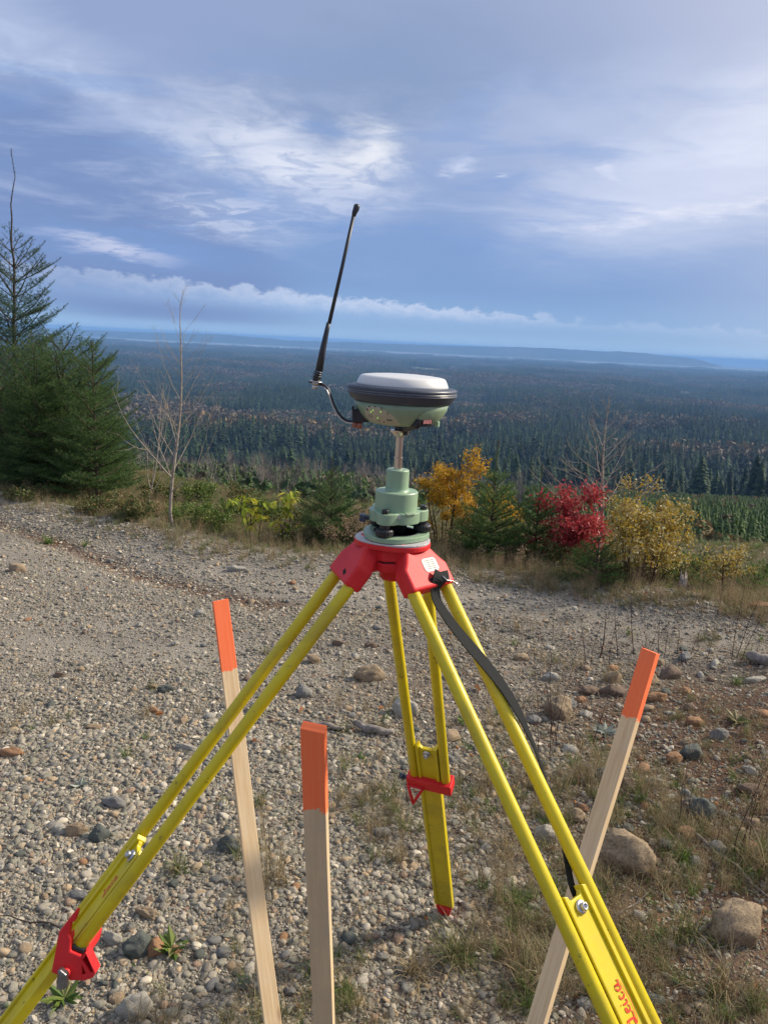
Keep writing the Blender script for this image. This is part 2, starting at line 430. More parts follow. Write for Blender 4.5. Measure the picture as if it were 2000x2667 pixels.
M['yellow'] = make_yellow(); M['red'] = make_red(); M['red_clean'] = make_red(False)
M['stake'] = make_orange_stake()
M['green'] = simple('green_paint', (0.27, 0.39, 0.25), 0.38, var=0.06, scale=60)
M['green2'] = simple('green_housing', (0.235, 0.325, 0.21), 0.42, var=0.05, scale=60)
M['rubber'] = simple('dark_rubber', (0.042, 0.055, 0.078), 0.42, var=0.1, scale=80)
M['dome'] = simple('dome_plastic', (0.66, 0.66, 0.63), 0.32, var=0.02, scale=30)
M['black'] = simple('black_plastic', (0.018, 0.018, 0.02), 0.38, var=0.2, scale=90)
M['antenna'] = simple('antenna_plastic', (0.030, 0.034, 0.042), 0.45, var=0.1, scale=60)
M['steel'] = simple('steel', (0.62, 0.58, 0.54), 0.22, 1.0, var=0.1, scale=70)
M['steel_dark'] = simple('dark_steel', (0.22, 0.22, 0.22), 0.35, 0.9, var=0.3, scale=60)
M['alu'] = simple('dull_metal', (0.55, 0.55, 0.55), 0.38, 1.0, var=0.15, scale=90)
M['panel'] = simple('panel_beige', (0.44, 0.41, 0.29), 0.5, var=0.04)
M['ink'] = simple('panel_ink', (0.06, 0.06, 0.055), 0.6)
M['logo'] = simple('logo_red', (0.72, 0.045, 0.012), 0.45)
M['paper'] = simple('sticker', (0.60, 0.59, 0.52), 0.5, var=0.12, scale=120)
M['brass'] = simple('copper_connector', (0.36, 0.14, 0.09), 0.4, 0.4, var=0.2)
def make_led():
    m, t, b = mat('led', 0.3); b.inputs['Base Color'].default_value = (0.3, 0.9, 0.05, 1)
    b.inputs['Emission Color'].default_value = (0.35, 1.0, 0.05, 1); b.inputs['Emission Strength'].default_value = 1.0
    return m
M['led'] = make_led()
def make_webbing():
    m, t, b = mat('webbing', 0.85, spec=0.2)
    co = obj_co(t); w = t.node('ShaderNodeTexWave'); t.put(w.inputs[0], co); w.inputs['Scale'].default_value = 210; w.bands_direction = 'DIAGONAL'
    n = t.noise(co, 300, 3)
    t.put(b.inputs['Base Color'], t.mix(w.outputs['Fac'], (0.012, 0.014, 0.014, 1), (0.04, 0.042, 0.04, 1))); bump(t, b, t.math('ADD', w.outputs['Fac'], n), 0.0008, 0.6)
    return m
M['webbing'] = make_webbing()
M['stone'] = make_stone('river_gravel', GREY)
M['bark_pale'] = simple('pale_bark', (0.32, 0.27, 0.22), 0.8, var=0.45, scale=30, spec=0.2)
M['bark_dark'] = simple('dark_bark', (0.075, 0.055, 0.042), 0.85, var=0.4, scale=30, spec=0.2)
M['twig_red'] = simple('reddish_twig', (0.085, 0.045, 0.038), 0.75, var=0.35, scale=40, spec=0.2)
M['deadwood'] = simple('grey_deadwood', (0.24, 0.21, 0.18), 0.85, var=0.45, scale=40, bmp=0.004, spec=0.2)
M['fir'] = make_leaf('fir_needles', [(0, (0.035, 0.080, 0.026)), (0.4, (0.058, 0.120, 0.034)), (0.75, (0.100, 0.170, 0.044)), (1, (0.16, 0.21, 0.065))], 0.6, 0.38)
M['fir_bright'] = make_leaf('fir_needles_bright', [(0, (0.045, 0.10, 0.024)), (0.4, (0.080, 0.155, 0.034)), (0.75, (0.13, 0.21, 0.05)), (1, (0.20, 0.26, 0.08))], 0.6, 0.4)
M['fir_blue'] = make_leaf('fir_needles_grey', [(0, (0.032, 0.070, 0.040)), (0.5, (0.055, 0.105, 0.058)), (1, (0.10, 0.155, 0.09))], 0.6, 0.3)
M['yellow_leaf'] = make_leaf('golden_leaves', [(0, (0.42, 0.22, 0.015)), (0.35, (0.60, 0.34, 0.02)), (0.7, (0.66, 0.42, 0.035)), (0.9, (0.40, 0.17, 0.02)), (1, (0.30, 0.26, 0.04))])
M['birch_leaf'] = make_leaf('birch_leaves', [(0, (0.34, 0.21, 0.02)), (0.35, (0.50, 0.33, 0.03)), (0.65, (0.42, 0.36, 0.10)), (0.85, (0.55, 0.50, 0.28)), (1, (0.22, 0.11, 0.03))], 0.45)
M['red_leaf'] = make_leaf('crimson_leaves', [(0, (0.28, 0.035, 0.040)), (0.4, (0.54, 0.055, 0.065)), (0.8, (0.66, 0.13, 0.12)), (1, (0.20, 0.07, 0.04))], 0.5)
M['lime_leaf'] = make_leaf('lime_leaves', [(0, (0.26, 0.34, 0.03)), (0.5, (0.42, 0.46, 0.045)), (0.85, (0.62, 0.52, 0.05)), (1, (0.20, 0.30, 0.03))], 0.5, 0.4)
M['shrub_leaf'] = make_leaf('shrub_leaves', [(0, (0.045, 0.08, 0.02)), (0.4, (0.09, 0.13, 0.03)), (0.7, (0.20, 0.17, 0.06)), (0.9, (0.26, 0.15, 0.07)), (1, (0.13, 0.18, 0.05))], 0.5, 0.25)
M['seedy'] = make_leaf('seed_heads', [(0, (0.22, 0.13, 0.07)), (0.5, (0.36, 0.25, 0.14)), (1, (0.50, 0.40, 0.27))], 0.7, 0.3)
M['green_low'] = make_leaf('low_green', [(0, (0.06, 0.11, 0.02)), (0.5, (0.11, 0.18, 0.035)), (0.85, (0.20, 0.24, 0.05)), (1, (0.26, 0.22, 0.09))], 0.55, 0.3)
M['dry_grass'] = make_leaf('dry_grass', [(0, (0.16, 0.11, 0.055)), (0.35, (0.30, 0.23, 0.12)), (0.75, (0.44, 0.36, 0.21)), (1, (0.13, 0.10, 0.05))], 0.7, 0.3)
M['mix_grass'] = make_leaf('mixed_grass', [(0, (0.07, 0.11, 0.025)), (0.35, (0.13, 0.16, 0.05)), (0.6, (0.24, 0.20, 0.09)), (1, (0.40, 0.33, 0.19))], 0.65, 0.3)
M['green_grass'] = make_leaf('green_grass', [(0, (0.06, 0.13, 0.02)), (0.6, (0.13, 0.22, 0.04)), (0.85, (0.24, 0.26, 0.08)), (1, (0.38, 0.32, 0.16))], 0.55, 0.3)
M['brown_leaf'] = make_leaf('fallen_leaf', [(0, (0.30, 0.11, 0.03)), (0.5, (0.46, 0.19, 0.06)), (1, (0.20, 0.08, 0.04))], 0.6, 0.2)
M['silver_leaf'] = make_leaf('silver_leaf', [(0, (0.25, 0.28, 0.23)), (1, (0.42, 0.45, 0.38))], 0.7, 0.2)
M['flower'] = simple('yellow_flower', (0.85, 0.62, 0.02), 0.6)

# ------------------------------------------------------------------ terrain
_pts = [(-700, 1150), (-300, 1240), (0, 1318), (241, 1378), (482, 1447), (723, 1492), (1205, 1516), (1447, 1562), (1688, 1600), (2000, 1640), (2400, 1700)]
_b = []
for px, py in _pts:
    r = ray(px, py); k = CAMH / -r.z; _b.append((r.x * k, r.y * k))
BX = np.array([p[0] for p in _b]); BY = np.array([p[1] for p in _b])
def edge_y(x): return float(np.interp(x, BX, BY))
def edge_np(x): return np.interp(x, BX, BY)
def fbm(x, y, s, seed=0.0, o=4):
    return mn.fractal(Vector((x * s + seed, y * s - seed * 0.7, seed)), 1.0, 2.0, o)
def ground_z(x, y):
    e = edge_y(x) if abs(x) < 30 else edge_y(30 * (1 if x > 0 else -1))
    q = y - e
    d = sqrt(x * x + y * y)
    if q < 0: z = 0.0
    elif q < 2.6: z = -0.03 * q
    elif q < 30: z = -0.078 - 0.42 * (q - 2.6) + 0.42 * 0.6 * (1 - exp(-(q - 2.6) / 0.6))
    else: z = -12.0
    if q >= 30:
        dd = q + 8
        zz = [(38, -12.0), (120, -25.0), (300, -55.0), (600, -112.0), (1000, -132.0), (1800, -150.0), (60000, -150.0)]
        z = float(np.interp(dd, [a for a, _ in zz], [b for _, b in zz]))
        z += fbm(x, y, 0.004, 3.1) * min(6.0, (dd - 38) * 0.03) * (1.0 if dd < 2500 else 0.3)
        if 1000 < dd < 10500: z += 24 * min(1, (dd - 1000) / 900) * min(1, (10500 - dd) / 2500) * fbm(x * 0.7, y, 0.00125, 17.0, 3)
    elif d < 40:
        a = 1.0 if q < 3 else max(0.0, 1 - (q - 3) / 10)
        z += (0.030 * fbm(x, y, 0.5, 1.3) + 0.010 * fbm(x, y, 2.6, 5.3, 3)) * a
        # small berm at the road's far edge and wheel track
        z += 0.10 * exp(-((q - 0.25) / 0.42) ** 2) * (0.6 + 0.5 * fbm(x, y, 1.0, 9.0, 2))
        z += -0.030 * exp(-((q + 0.75 + 0.1 * x) / 0.16) ** 2)
        # spoil bank on the right, roadside heap by the stump
        z += 0.16 * exp(-((x - 2.6) / 0.8) ** 2 - ((y - 2.9) / 0.9) ** 2) + 0.07 * exp(-((x - 1.95) / 0.35) ** 2 - ((y - 4.75) / 0.3) ** 2)
    return z
def hit(px, py, lift=0.0):                      # where the ray of a pixel meets the ground
    r = ray(px, py); k = CAMH / -r.z if r.z < -0.02 else 60.0
    for _ in range(12):
        p = EYE + r * k; z = ground_z(p.x, p.y) + lift
        k += (p.z - z) / -r.z * 0.8
    return EYE + r * k
def d2s(x, y): return (x * 1.2056, y * 1.2056)  # the photograph as first looked at was 1659 pixels wide

def axis(lo, hi, step, far, growth=1.09):
    a = list(np.arange(lo, hi, step)); st = step; v = a[-1]
    while v < far: st *= growth; v += st; a.append(v)
    st = step; v = a[0]; left = []
    while v > -far: st *= growth; v -= st; left.append(v)
    return np.array(left[::-1] + a)
def build_ground():
    xs = axis(-4.2, 3.6, 0.035, 41000, 1.085); ys = axis(0.9, 8.4, 0.035, 41000, 1.085)
    ys = ys[ys > -380]
    nx, ny = len(xs), len(ys)
    V = np.zeros((ny, nx, 3), np.float32)
    for j, y in enumerate(ys):
        for i, x in enumerate(xs): V[j, i] = (x, y, ground_z(x, y))
    # hills, water and far land are level beyond 1.8 km
    F = []
    I = np.arange(ny * nx).reshape(ny, nx)
    F = np.stack([I[:-1, :-1], I[:-1, 1:], I[1:, 1:], I[1:, :-1]], -1).reshape(-1, 4)
    me = np_mesh('ground', V.reshape(-1, 3), F, M['ground'], True)
    Vr = V.reshape(-1, 3); X = Vr[:, 0]; Y = Vr[:, 1]
    q = Y - edge_np(X)
    veg = np.clip((q - 0.15) / 0.7, 0, 1)
    soil = np.clip(np.exp(-((X - 2.0) / 1.2) ** 2 - ((Y - 2.8) / 0.95) ** 2) * 1.8, 0, 1)
    weed = np.clip((X + 0.15 - 0.25 * (Y - 1.2)) / 0.7, 0, 1) * np.clip((3.4 - Y) / 1.0, 0, 1); soil = np.maximum(soil, 0.7 * weed); soil = np.maximum(soil, 0.38 * np.clip((X + 0.6) / 0.8, 0, 1) * np.clip((4.3 - Y) / 0.8, 0, 1)); soil = np.maximum(soil, 0.75 * np.exp(-((q + 0.75 + 0.1 * X) / 0.14) ** 2) * np.clip((0.2 - X) / 1.0, 0, 1))
    for n, a in (('veg', veg), ('soil', soil)):
        at_ = me.attributes.new(n, 'FLOAT', 'POINT'); at_.data.foreach_set('value', a.astype(np.float32))
    o = link('ground', me); o['kind'] = 'structure'
def make_ground_mat():
    m, t, b = mat('ground', 0.9, spec=0.2)
    pos = geo(t).outputs['Position']
    A = lambda n: t.node('ShaderNodeAttribute', attribute_name=n).outputs['Fac']
    n1 = t.noise(pos, 2.2, 5, 0.6); n2 = t.noise(pos, 38, 5, 0.65); n3 = t.noise(pos, 190, 3, 0.6)
    vo = t.node('ShaderNodeTexVoronoi'); t.l.new(pos, vo.inputs['Vector']); vo.inputs['Scale'].default_value = 130
    vc = t.node('ShaderNodeSeparateColor'); t.l.new(vo.outputs['Color'], vc.inputs[0])
    gr = t.ramp(vc.outputs[0], [(0, (0.12, 0.105, 0.085)), (0.4, (0.21, 0.185, 0.15)), (0.75, (0.32, 0.285, 0.23)), (1, (0.44, 0.40, 0.33))])
    gr = t.mix(t.maprange(n2, 0.35, 0.65, 0.2, 0.8), gr, (0.22, 0.185, 0.14, 1))
    gr = t.mix(t.maprange(n1, 0.45, 0.65, 0, 0.35), gr, (0.24, 0.19, 0.14, 1))
    mpl = t.node('ShaderNodeMapping'); t.l.new(pos, mpl.inputs[0]); mpl.inputs['Scale'].default_value = (0.55, 3.2, 0); mpl.inputs['Rotation'].default_value = (0, 0, radians(12))
    sxx = t.node('ShaderNodeSeparateXYZ'); t.l.new(pos, sxx.inputs[0]); lane_ = t.math('SINE', t.math('MULTIPLY', t.math('ADD', sxx.outputs[1], t.math('MULTIPLY', sxx.outputs[0], 0.25)), 4.2)); nl_ = t.math('ADD', t.noise(mpl.outputs[0], 1.0, 6, 0.65), t.math('MULTIPLY', lane_, 0.06)); onroad = t.maprange(sxx.outputs[1], 2.9, 3.9)
    fine = t.mix(t.maprange(nl_, 0.38, 0.62), (0.15, 0.13, 0.10, 1), (0.33, 0.295, 0.235, 1)); fine = t.mix(t.maprange(n2, 0.35, 0.65, 0, 0.5), fine, (0.20, 0.18, 0.15, 1)); fine = t.mix(t.maprange(n3, 0.48, 0.62, 0, 0.7), fine, (0.40, 0.375, 0.33, 1)); fine = t.mix(t.maprange(n3, 0.46, 0.36, 0, 0.7), fine, (0.09, 0.08, 0.07, 1))
    gr = t.mix(t.math('MULTIPLY', onroad, 0.75), gr, fine)
    so_ = t.ramp(n2, [(0.3, (0.075, 0.042, 0.026)), (0.7, (0.17, 0.10, 0.062))])
    vg = t.ramp(n2, [(0.3, (0.05, 0.05, 0.022)), (0.7, (0.13, 0.11, 0.055))])
    c = t.mix(t.maprange(t.math('ADD', A('soil'), t.math('MULTIPLY', t.math('SUBTRACT', n1, 0.5), 0.8)), 0.15, 0.75), gr, so_)
    c = t.mix(A('veg'), c, vg)
    # the valley: conifer floor, deciduous stands, pale fields far out
    sx = t.node('ShaderNodeSeparateXYZ'); t.l.new(pos, sx.inputs[0])
    far = t.maprange(sx.outputs[1], 40, 300)
    f1 = t.noise(pos, 0.0022, 5, 0.6); f2 = t.noise(pos, 0.02, 5, 0.7)
    mp = t.node('ShaderNodeMapping'); t.l.new(pos, mp.inputs[0]); mp.inputs['Scale'].default_value = (0.0007, 0.0016, 0)
    f3 = t.noise(mp.outputs[0], 1.0, 4, 0.6)
    fc = t.ramp(f2, [(0.3, (0.018, 0.030, 0.016)), (0.7, (0.05, 0.068, 0.035))])
    fc = t.mix(t.maprange(f1, 0.52, 0.64, 0, 0.75), fc, (0.13, 0.085, 0.045, 1))
    fld = t.math('MULTIPLY', t.maprange(f3, 0.57, 0.60), t.maprange(sx.outputs[1], 3200, 6000))
    fc = t.mix(fld, fc, t.ramp(f1, [(0.35, (0.20, 0.24, 0.10)), (0.65, (0.36, 0.32, 0.18))]))
    c = t.mix(far, c, fc)
    t.put(b.inputs['Base Color'], c)
    hh = t.math('ADD', t.math('MULTIPLY', t.math('SUBTRACT', 1.0, vo.outputs['Distance']), 0.6), t.math('ADD', n2, t.math('MULTIPLY', n3, 0.4)))
    bump(t, b, hh, 0.008, 0.8)
    return m
M['ground'] = make_ground_mat()
build_ground()

# ------------------------------------------------------------------ far ridge, water, haze
def make_hill_mat():
    m, t, b = mat('wooded_hill', 0.9, spec=0.1)
    pos = geo(t).outputs['Position']; n = t.noise(pos, 0.004, 6, 0.7); n2 = t.noise(pos, 0.0012, 3)
    c = t.ramp(n, [(0.3, (0.02, 0.035, 0.022)), (0.7, (0.06, 0.07, 0.04))]); c = t.mix(t.maprange(n2, 0.5, 0.65, 0, 0.4), c, (0.14, 0.10, 0.06, 1))
    t.put(b.inputs['Base Color'], c); return m
def build_ridge():
    prof = [(-900, 800), (-300, 832), (100, 854), (298, 862), (600, 872), (750, 886), (900, 891), (1100, 898), (1250, 902), (1400, 906), (1530, 913), (1660, 918), (1720, 925), (1770, 930), (1800, 934), (1812, 946), (1830, 951)]
    D = 13000.0; pts = []
    for px, py in prof:
        p = at(px, py, D); pts.append((p.x, p.z))
    xs = np.linspace(pts[0][0], pts[-1][0], 700); zs = np.interp(xs, [p[0] for p in pts], [p[1] for p in pts])
    rows = [(-1600, 0.0), (-1250, 0.22), (-900, 0.5), (-500, 0.8), (-150, 0.96), (0, 1.0), (700, 0.9), (2000, 0.0)]
    V = []
    for dy, k in rows:
        for i, x in enumerate(xs):
            w = fbm(x, dy, 0.0012, 7.0, 4); h = -152 + (zs[i] + 152 + 9 * fbm(x, dy, 0.006, 2.0, 4) * k) * k
            V.append((x, D + dy + w * 160 * (1 - k * 0.5) , h))
    n = len(xs); I = np.arange(len(rows) * n).reshape(len(rows), n)
    F = np.stack([I[:-1, :-1], I[:-1, 1:], I[1:, 1:], I[1:, :-1]], -1).reshape(-1, 4)
    o = link('hills', np_mesh('hills', np.array(V), F, make_hill_mat(), True)); o['kind'] = 'structure'
    # low spit of land beyond the ridge's end
    V = []; xs = np.linspace(at(1795, 940, 19000).x, at(1902, 940, 19000).x, 60)
    rows = [(-300, 0), (0, 1), (300, 0)]
    for dy, k in rows:
        for i, x in enumerate(xs):
            u = i / 59; V.append((x, 19000 + dy, -149 + k * (30 * (1 - u) ** 0.5 + 10 * fbm(x, 0, 0.004, 4)) * (1 if u < 1 else 0)))
    I = np.arange(3 * 60).reshape(3, 60); F = np.stack([I[:-1, :-1], I[:-1, 1:], I[1:, 1:], I[1:, :-1]], -1).reshape(-1, 4)
    o = link('hills', np_mesh('hills', np.array(V), F, bpy.data.materials['wooded_hill'], True)); o['kind'] = 'structure'
    wm, t, b = mat('sea_water', 0.18); b.inputs['Base Color'].default_value = (0.05, 0.10, 0.15, 1)
    bump(t, b, t.noise(geo(t).outputs['Position'], 0.05, 4), 2.0, 0.5)
    x0 = 6100
    outl = [(4600, 15200), (7000, 13200), (12000, 12600), (42000, 14000), (42000, 44000), (-20000, 44000), (-20000, 20500), (4000, 18500)]
    mb = MB(); mb.add([(x, y, -148.5) for x, y in outl], [tuple(range(len(outl)))])
    o = mb.build('water', wm, weld=False); o['kind'] = 'structure'
build_ridge()
def build_haze():
    def vol(name, dens, lo, hi, col=(0.28, 0.55, 1.0)):
        m = bpy.data.materials.new(name); m.use_nodes = True; t = NT(m.node_tree); t.n.clear()
        out = t.node('ShaderNodeOutputMaterial'); pv = t.node('ShaderNodeVolumePrincipled')
        pv.inputs['Color'].default_value = (*col, 1); pv.inputs['Density'].default_value = dens; pv.inputs['Anisotropy'].default_value = 0.0
        t.l.new(pv.outputs[0], out.inputs['Volume'])
        c = [(a + b) / 2 for a, b in zip(lo, hi)]; mb = MB()
        mb.box(Matrix.Translation(c), hi[0] - lo[0], hi[1] - lo[1], hi[2] - lo[2])
        o = mb.build(name, m, weld=False); o['kind'] = 'stuff'
        return o
    vol('haze', 1.0e-4, (-44000, -390, -205), (44000, 44500, 16))
    vol('mist', 3.6e-4, (-6500, 8600, -168), (6900, 11300, -118), (0.85, 0.92, 1.0))
build_haze()

# ------------------------------------------------------------------ survey tripod
AX = at_depth(1047, 1020, 1.317)                # the instrument's plumb line
X0, Y0 = AX.x, AX.y
def z_at(py):                                   # height on the plumb line that shows at this row
    lo, hi = 0.0, CAMH + 0.3
    for _ in range(50):
        m_ = (lo + hi) / 2
        if project((X0, Y0, m_))[1] < py: hi = m_
        else: lo = m_
    return m_
def frame(o, x, y, z):                          # matrix from origin and three axes
    return Matrix(((x.x, y.x, z.x, o.x), (x.y, y.y, z.y, o.y), (x.z, y.z, z.z, o.z), (0, 0, 0, 1)))
ZP = z_at(1397)                                 # top of the tripod head
LEGS = [(19.0, 0.48), (137.5, 0.86), (-110.0, 0.745)]   # azimuth from +Y clockwise, outward run per metre of drop

def rounded_poly(n, r, lobes, amp, ph=0.0):
    return [((r + amp * cos(lobes * (2 * pi * k / n) + ph)) * cos(2 * pi * k / n), (r + amp * cos(lobes * (2 * pi * k / n) + ph)) * sin(2 * pi * k / n)) for k in range(n)]

SCRIPT = {   # strokes of the red script lettering on the legs, x along the word, y up, width
 'strokes': [
  ([(0.30, 1.02), (0.20, 1.12), (0.08, 1.02), (0.10, 0.86), (0.26, 0.80), (0.36, 0.92), (0.33, 1.06)], 0.06),
  ([(0.30, 1.05), (0.30, 0.6), (0.22, 0.22), (0.06, 0.02), (-0.12, 0.0), (-0.16, 0.12), (-0.04, 0.2), (0.2, 0.1), (0.5, 0.0), (0.72, 0.05)], 0.13),
  ([(0.80, 0.34), (1.02, 0.42), (1.10, 0.58), (1.0, 0.66), (0.84, 0.56), (0.78, 0.3), (0.86, 0.08), (1.04, 0.04), (1.22, 0.18)], 0.11),
  ([(1.42, 0.64), (1.36, 0.3), (1.38, 0.08), (1.50, 0.04), (1.62, 0.14)], 0.12),
  ([(1.47, 0.86), (1.51, 0.92)], 0.13),
  ([(2.12, 0.56), (2.0, 0.66), (1.84, 0.54), (1.80, 0.26), (1.90, 0.06), (2.08, 0.06), (2.24, 0.2)], 0.11),
  ([(2.80, 0.60), (2.62, 0.66), (2.44, 0.5), (2.40, 0.2), (2.50, 0.05), (2.66, 0.12), (2.80, 0.4), (2.84, 0.62), (2.80, 0.3), (2.86, 0.08), (3.0, 0.06), (3.12, 0.2)], 0.11),
  ([(-0.16, -0.04), (0.3, -0.22), (1.2, -0.34), (2.2, -0.26), (3.1, -0.02)], 0.06)]}
def lettering(Mx, size):
    mb = MB(); li = 0
    for pts, w in SCRIPT['strokes']:
        # smooth the stroke, then lay a flat ribbon along it
        P = [Vector((x, y)) for x, y in pts]; Q = []
        for i in range(len(P) - 1):
            p0 = P[max(i - 1, 0)]; p1 = P[i]; p2 = P[i + 1]; p3 = P[min(i + 2, len(P) - 1)]
            for k in range(5):
                t = k / 5; Q.append(0.5 * ((2 * p1) + (p2 - p0) * t + (2 * p0 - 5 * p1 + 4 * p2 - p3) * t * t + (3 * p1 - p0 - 3 * p2 + p3) * t ** 3))
        Q.append(P[-1]); vs = []; n = len(Q)
        for i, q in enumerate(Q):
            d = (Q[min(i + 1, n - 1)] - Q[max(i - 1, 0)]); d = d.normalized() if d.length else Vector((1, 0))
            nn = Vector((-d.y, d.x)); ww = w * 0.5 * (0.75 + 0.65 * abs(d.y)) * min(1, 0.45 + min(i, n - 1 - i) * 0.2)
            for s_ in (-1, 1):
                r_ = (q + nn * ww * s_) * size; vs.append(Mx @ Vector((r_.x, r_.y, 0.0001 * li)))
        mb.add(vs, [(2 * i, 2 * i + 1, 2 * i + 3, 2 * i + 2) for i in range(n - 1)]); li += 1
    return mb

def build_tripod():
    T = empty('survey_tripod', (X0, Y0, 0), 'yellow survey tripod with red head standing on the gravel among the stakes', 'tripod')
    Z = Vector((0, 0, 1)); C0 = Vector((X0, Y0, 0))
    rot_head = radians(90 - LEGS[0][0])
    Mh = Matrix.Translation((X0, Y0, 0)) @ Matrix.Rotation(rot_head, 4, 'Z')
    # the head plate: a rounded triangle with a pale worn top
    out = rounded_poly(60, 0.067, 3, 0.0045)
    mb = MB(); sc = lambda k: [(x * k, y * k) for x, y in out]
    mb.prism(out, ZP - 0.0125, ZP - 0.0035, Mh); mb.build('head_plate', M['red'], T, bevel=0.0015)
    mb = MB(); mb.prism(sc(0.985), ZP - 0.0035, ZP, Mh); mb.build('head_top', simple('worn_aluminium', (0.52, 0.50, 0.50), 0.5, 0.2, var=0.15, scale=120), T, bevel=0.0008)
    mb = MB(); mb.prism(rounded_poly(6, 0.060, 3, 0.004), ZP - 0.034, ZP - 0.0125, Mh); mb.build('hub', M['red'], T, bevel=0.003)
    mb = MB(); mb.prism(rounded_poly(6, 0.054, 3, 0.003), ZP - 0.037, ZP - 0.034, Mh); mb.build('hub_gap', M['black'], T)
    mb = MB(); mb.prism(rounded_poly(6, 0.061, 3, 0.004), ZP - 0.053, ZP - 0.037, Mh); mb.build('hub_ring', M['red'], T, bevel=0.002)
    mb = MB(); mb.lathe([(0.020, ZP - 0.078), (0.024, ZP - 0.074), (0.024, ZP - 0.060), (0.026, ZP - 0.05)], Matrix.Translation((X0, Y0, 0)), 24); mb.build('centring_screw', M['red_clean'], T)
    lab = {0: 'far leg standing in the grass', 1: 'leg running down to the lower right corner', 2: 'leg running down to the lower left corner'}
    for li, (az, s) in enumerate(LEGS):
        u = Vector((sin(radians(az)), cos(radians(az)), 0)); tdir = Vector((cos(radians(az)), -sin(radians(az)), 0))
        L = (u * s - Z).normalized(); N = tdir.cross(L).normalized()
        if N.z < 0: N = -N
        H = C0 + u * 0.062 + Z * (ZP - 0.035)
        F = frame(H, tdir, N, L)                # local x: across the leg, y: outward/up, z: down the leg
        # foot: where the leg line meets the ground
        tot = None
        for k in range(400):
            p = H + L * (0.8 + k * 0.004)
            if p.z <= ground_z(p.x, p.y) + 0.01: tot = 0.8 + k * 0.004; break
        SEP = 0.039; RT = 0.0112
        UP = {0: 0.735, 1: 0.80, 2: 0.80}[li]   # length to the collar
        TOPB = {0: 0.60, 1: 0.56, 2: 0.63}[li]  # where the sliding board's top edge shows
        # bracket casting
        mb = MB()
        mb.prism([(-0.026, -0.026), (-0.040, -0.002), (-0.051, 0.012), (-0.051, 0.052), (0.051, 0.052), (0.051, 0.012), (0.040, -0.002), (0.026, -0.026)], -0.0165, 0.0165,
                 F @ Matrix(((1, 0, 0, 0), (0, 0, 1, 0), (0, 1, 0, 0), (0, 0, 0, 1))))
        br = mb.build('leg_bracket', M['red'], T, bevel=0.0055, seg=3)
        mb = MB()                               # hinge barrel joining bracket and hub, and the two tube sockets' rims
        mb.tube([H - tdir * 0.030 - u * 0.012 - Z * 0.004, H + tdir * 0.030 - u * 0.012 - Z * 0.004], 0.017, 20)
        mb.prism([(-0.030, -0.036), (-0.030, 0.004), (0.030, 0.004), (0.030, -0.036)], -0.012, 0.015, F @ Matrix(((1, 0, 0, 0), (0, 0, 1, 0), (0, 1, 0, 0), (0, 0, 0, 1))))
        mb.build('hinge', M['red_clean'], T, bevel=0.003)
        # tubes
        for sg in (-1, 1):
            a = F @ Vector((sg * SEP, 0, 0.040)); b = F @ Vector((sg * SEP, 0, UP + (0.012 if li == 2 else 0.0)))
            mb = MB(); mb.tube([a, b], RT, 28); mb.build('leg_tube', M['yellow'], T, bevel=0.0012)
        # sliding board: web, two side rails with lips; notched top edge
        wb = 0.0265; top = TOPB
        mb = MB(); XZ = Matrix(((1, 0, 0, 0), (0, 0, 1, 0), (0, 1, 0, 0), (0, 0, 0, 1)))
        mb.prism([(-wb, top + 0.004), (-0.016, top + 0.004), (-0.011, top + 0.010), (0.011, top + 0.010), (0.016, top + 0.004), (wb, top + 0.004), (wb, tot - 0.05), (0.012, tot - 0.012), (-0.012, tot - 0.012), (-wb, tot - 0.05)], -0.004, 0.0045, F @ XZ)
        bd = mb.build('sliding_board', M['yellow'], T, bevel=0.0012)
        for sg in (-1, 1):
            mb = MB()
            x0, x1 = sorted((sg * (wb + 0.0005), sg * 0.0185))
            mb.prism([(x0, top + 0.002), (x1, top - 0.002 if True else 0), (x1, tot - 0.045), (x0, tot - 0.055)], -0.0085, 0.0095, F @ XZ)
            mb.build('board_rail', M['yellow'], T, bevel=0.0014)
        for sg in (-1, 1):                      # black strip painted in as the groove's shadow between board and tube
            mb = MB(); c = F @ Matrix.Translation((sg * 0.0272, 0.0, (top + UP) / 2)); mb.box(c, 0.0012, 0.010, UP - top - 0.004); mb.build('board_shadow_line', M['black'], T)
        # bolt near the board's top
        out_s = 1 if li != 0 else -1
        bc = F @ Matrix.Translation((0, 0, top + 0.024)); yv = 1 if li else -1
        R_ = bc @ Matrix.Rotation(radians(-90 * yv), 4, 'X')
        mb = MB(); mb.lathe([(0.0098, 0.0044), (0.0104, 0.0052), (0.0104, 0.0074), (0.0090, 0.0090), (0.0060, 0.0094)], R_, 28); bo = mb.build('bolt', M['alu'], T)
        mb = MB(); mb.lathe([(0.0062, 0.009), (0.0062, 0.0150), (0.0050, 0.0162), (0.0032, 0.0162), (0.0030, 0.0125), (0.0, 0.0124)], R_, 24); mb.build('bolt_head', M['alu'], T)
        # collar: band round both tubes, raised cheek, carrying loop and wing screw
        cz = UP
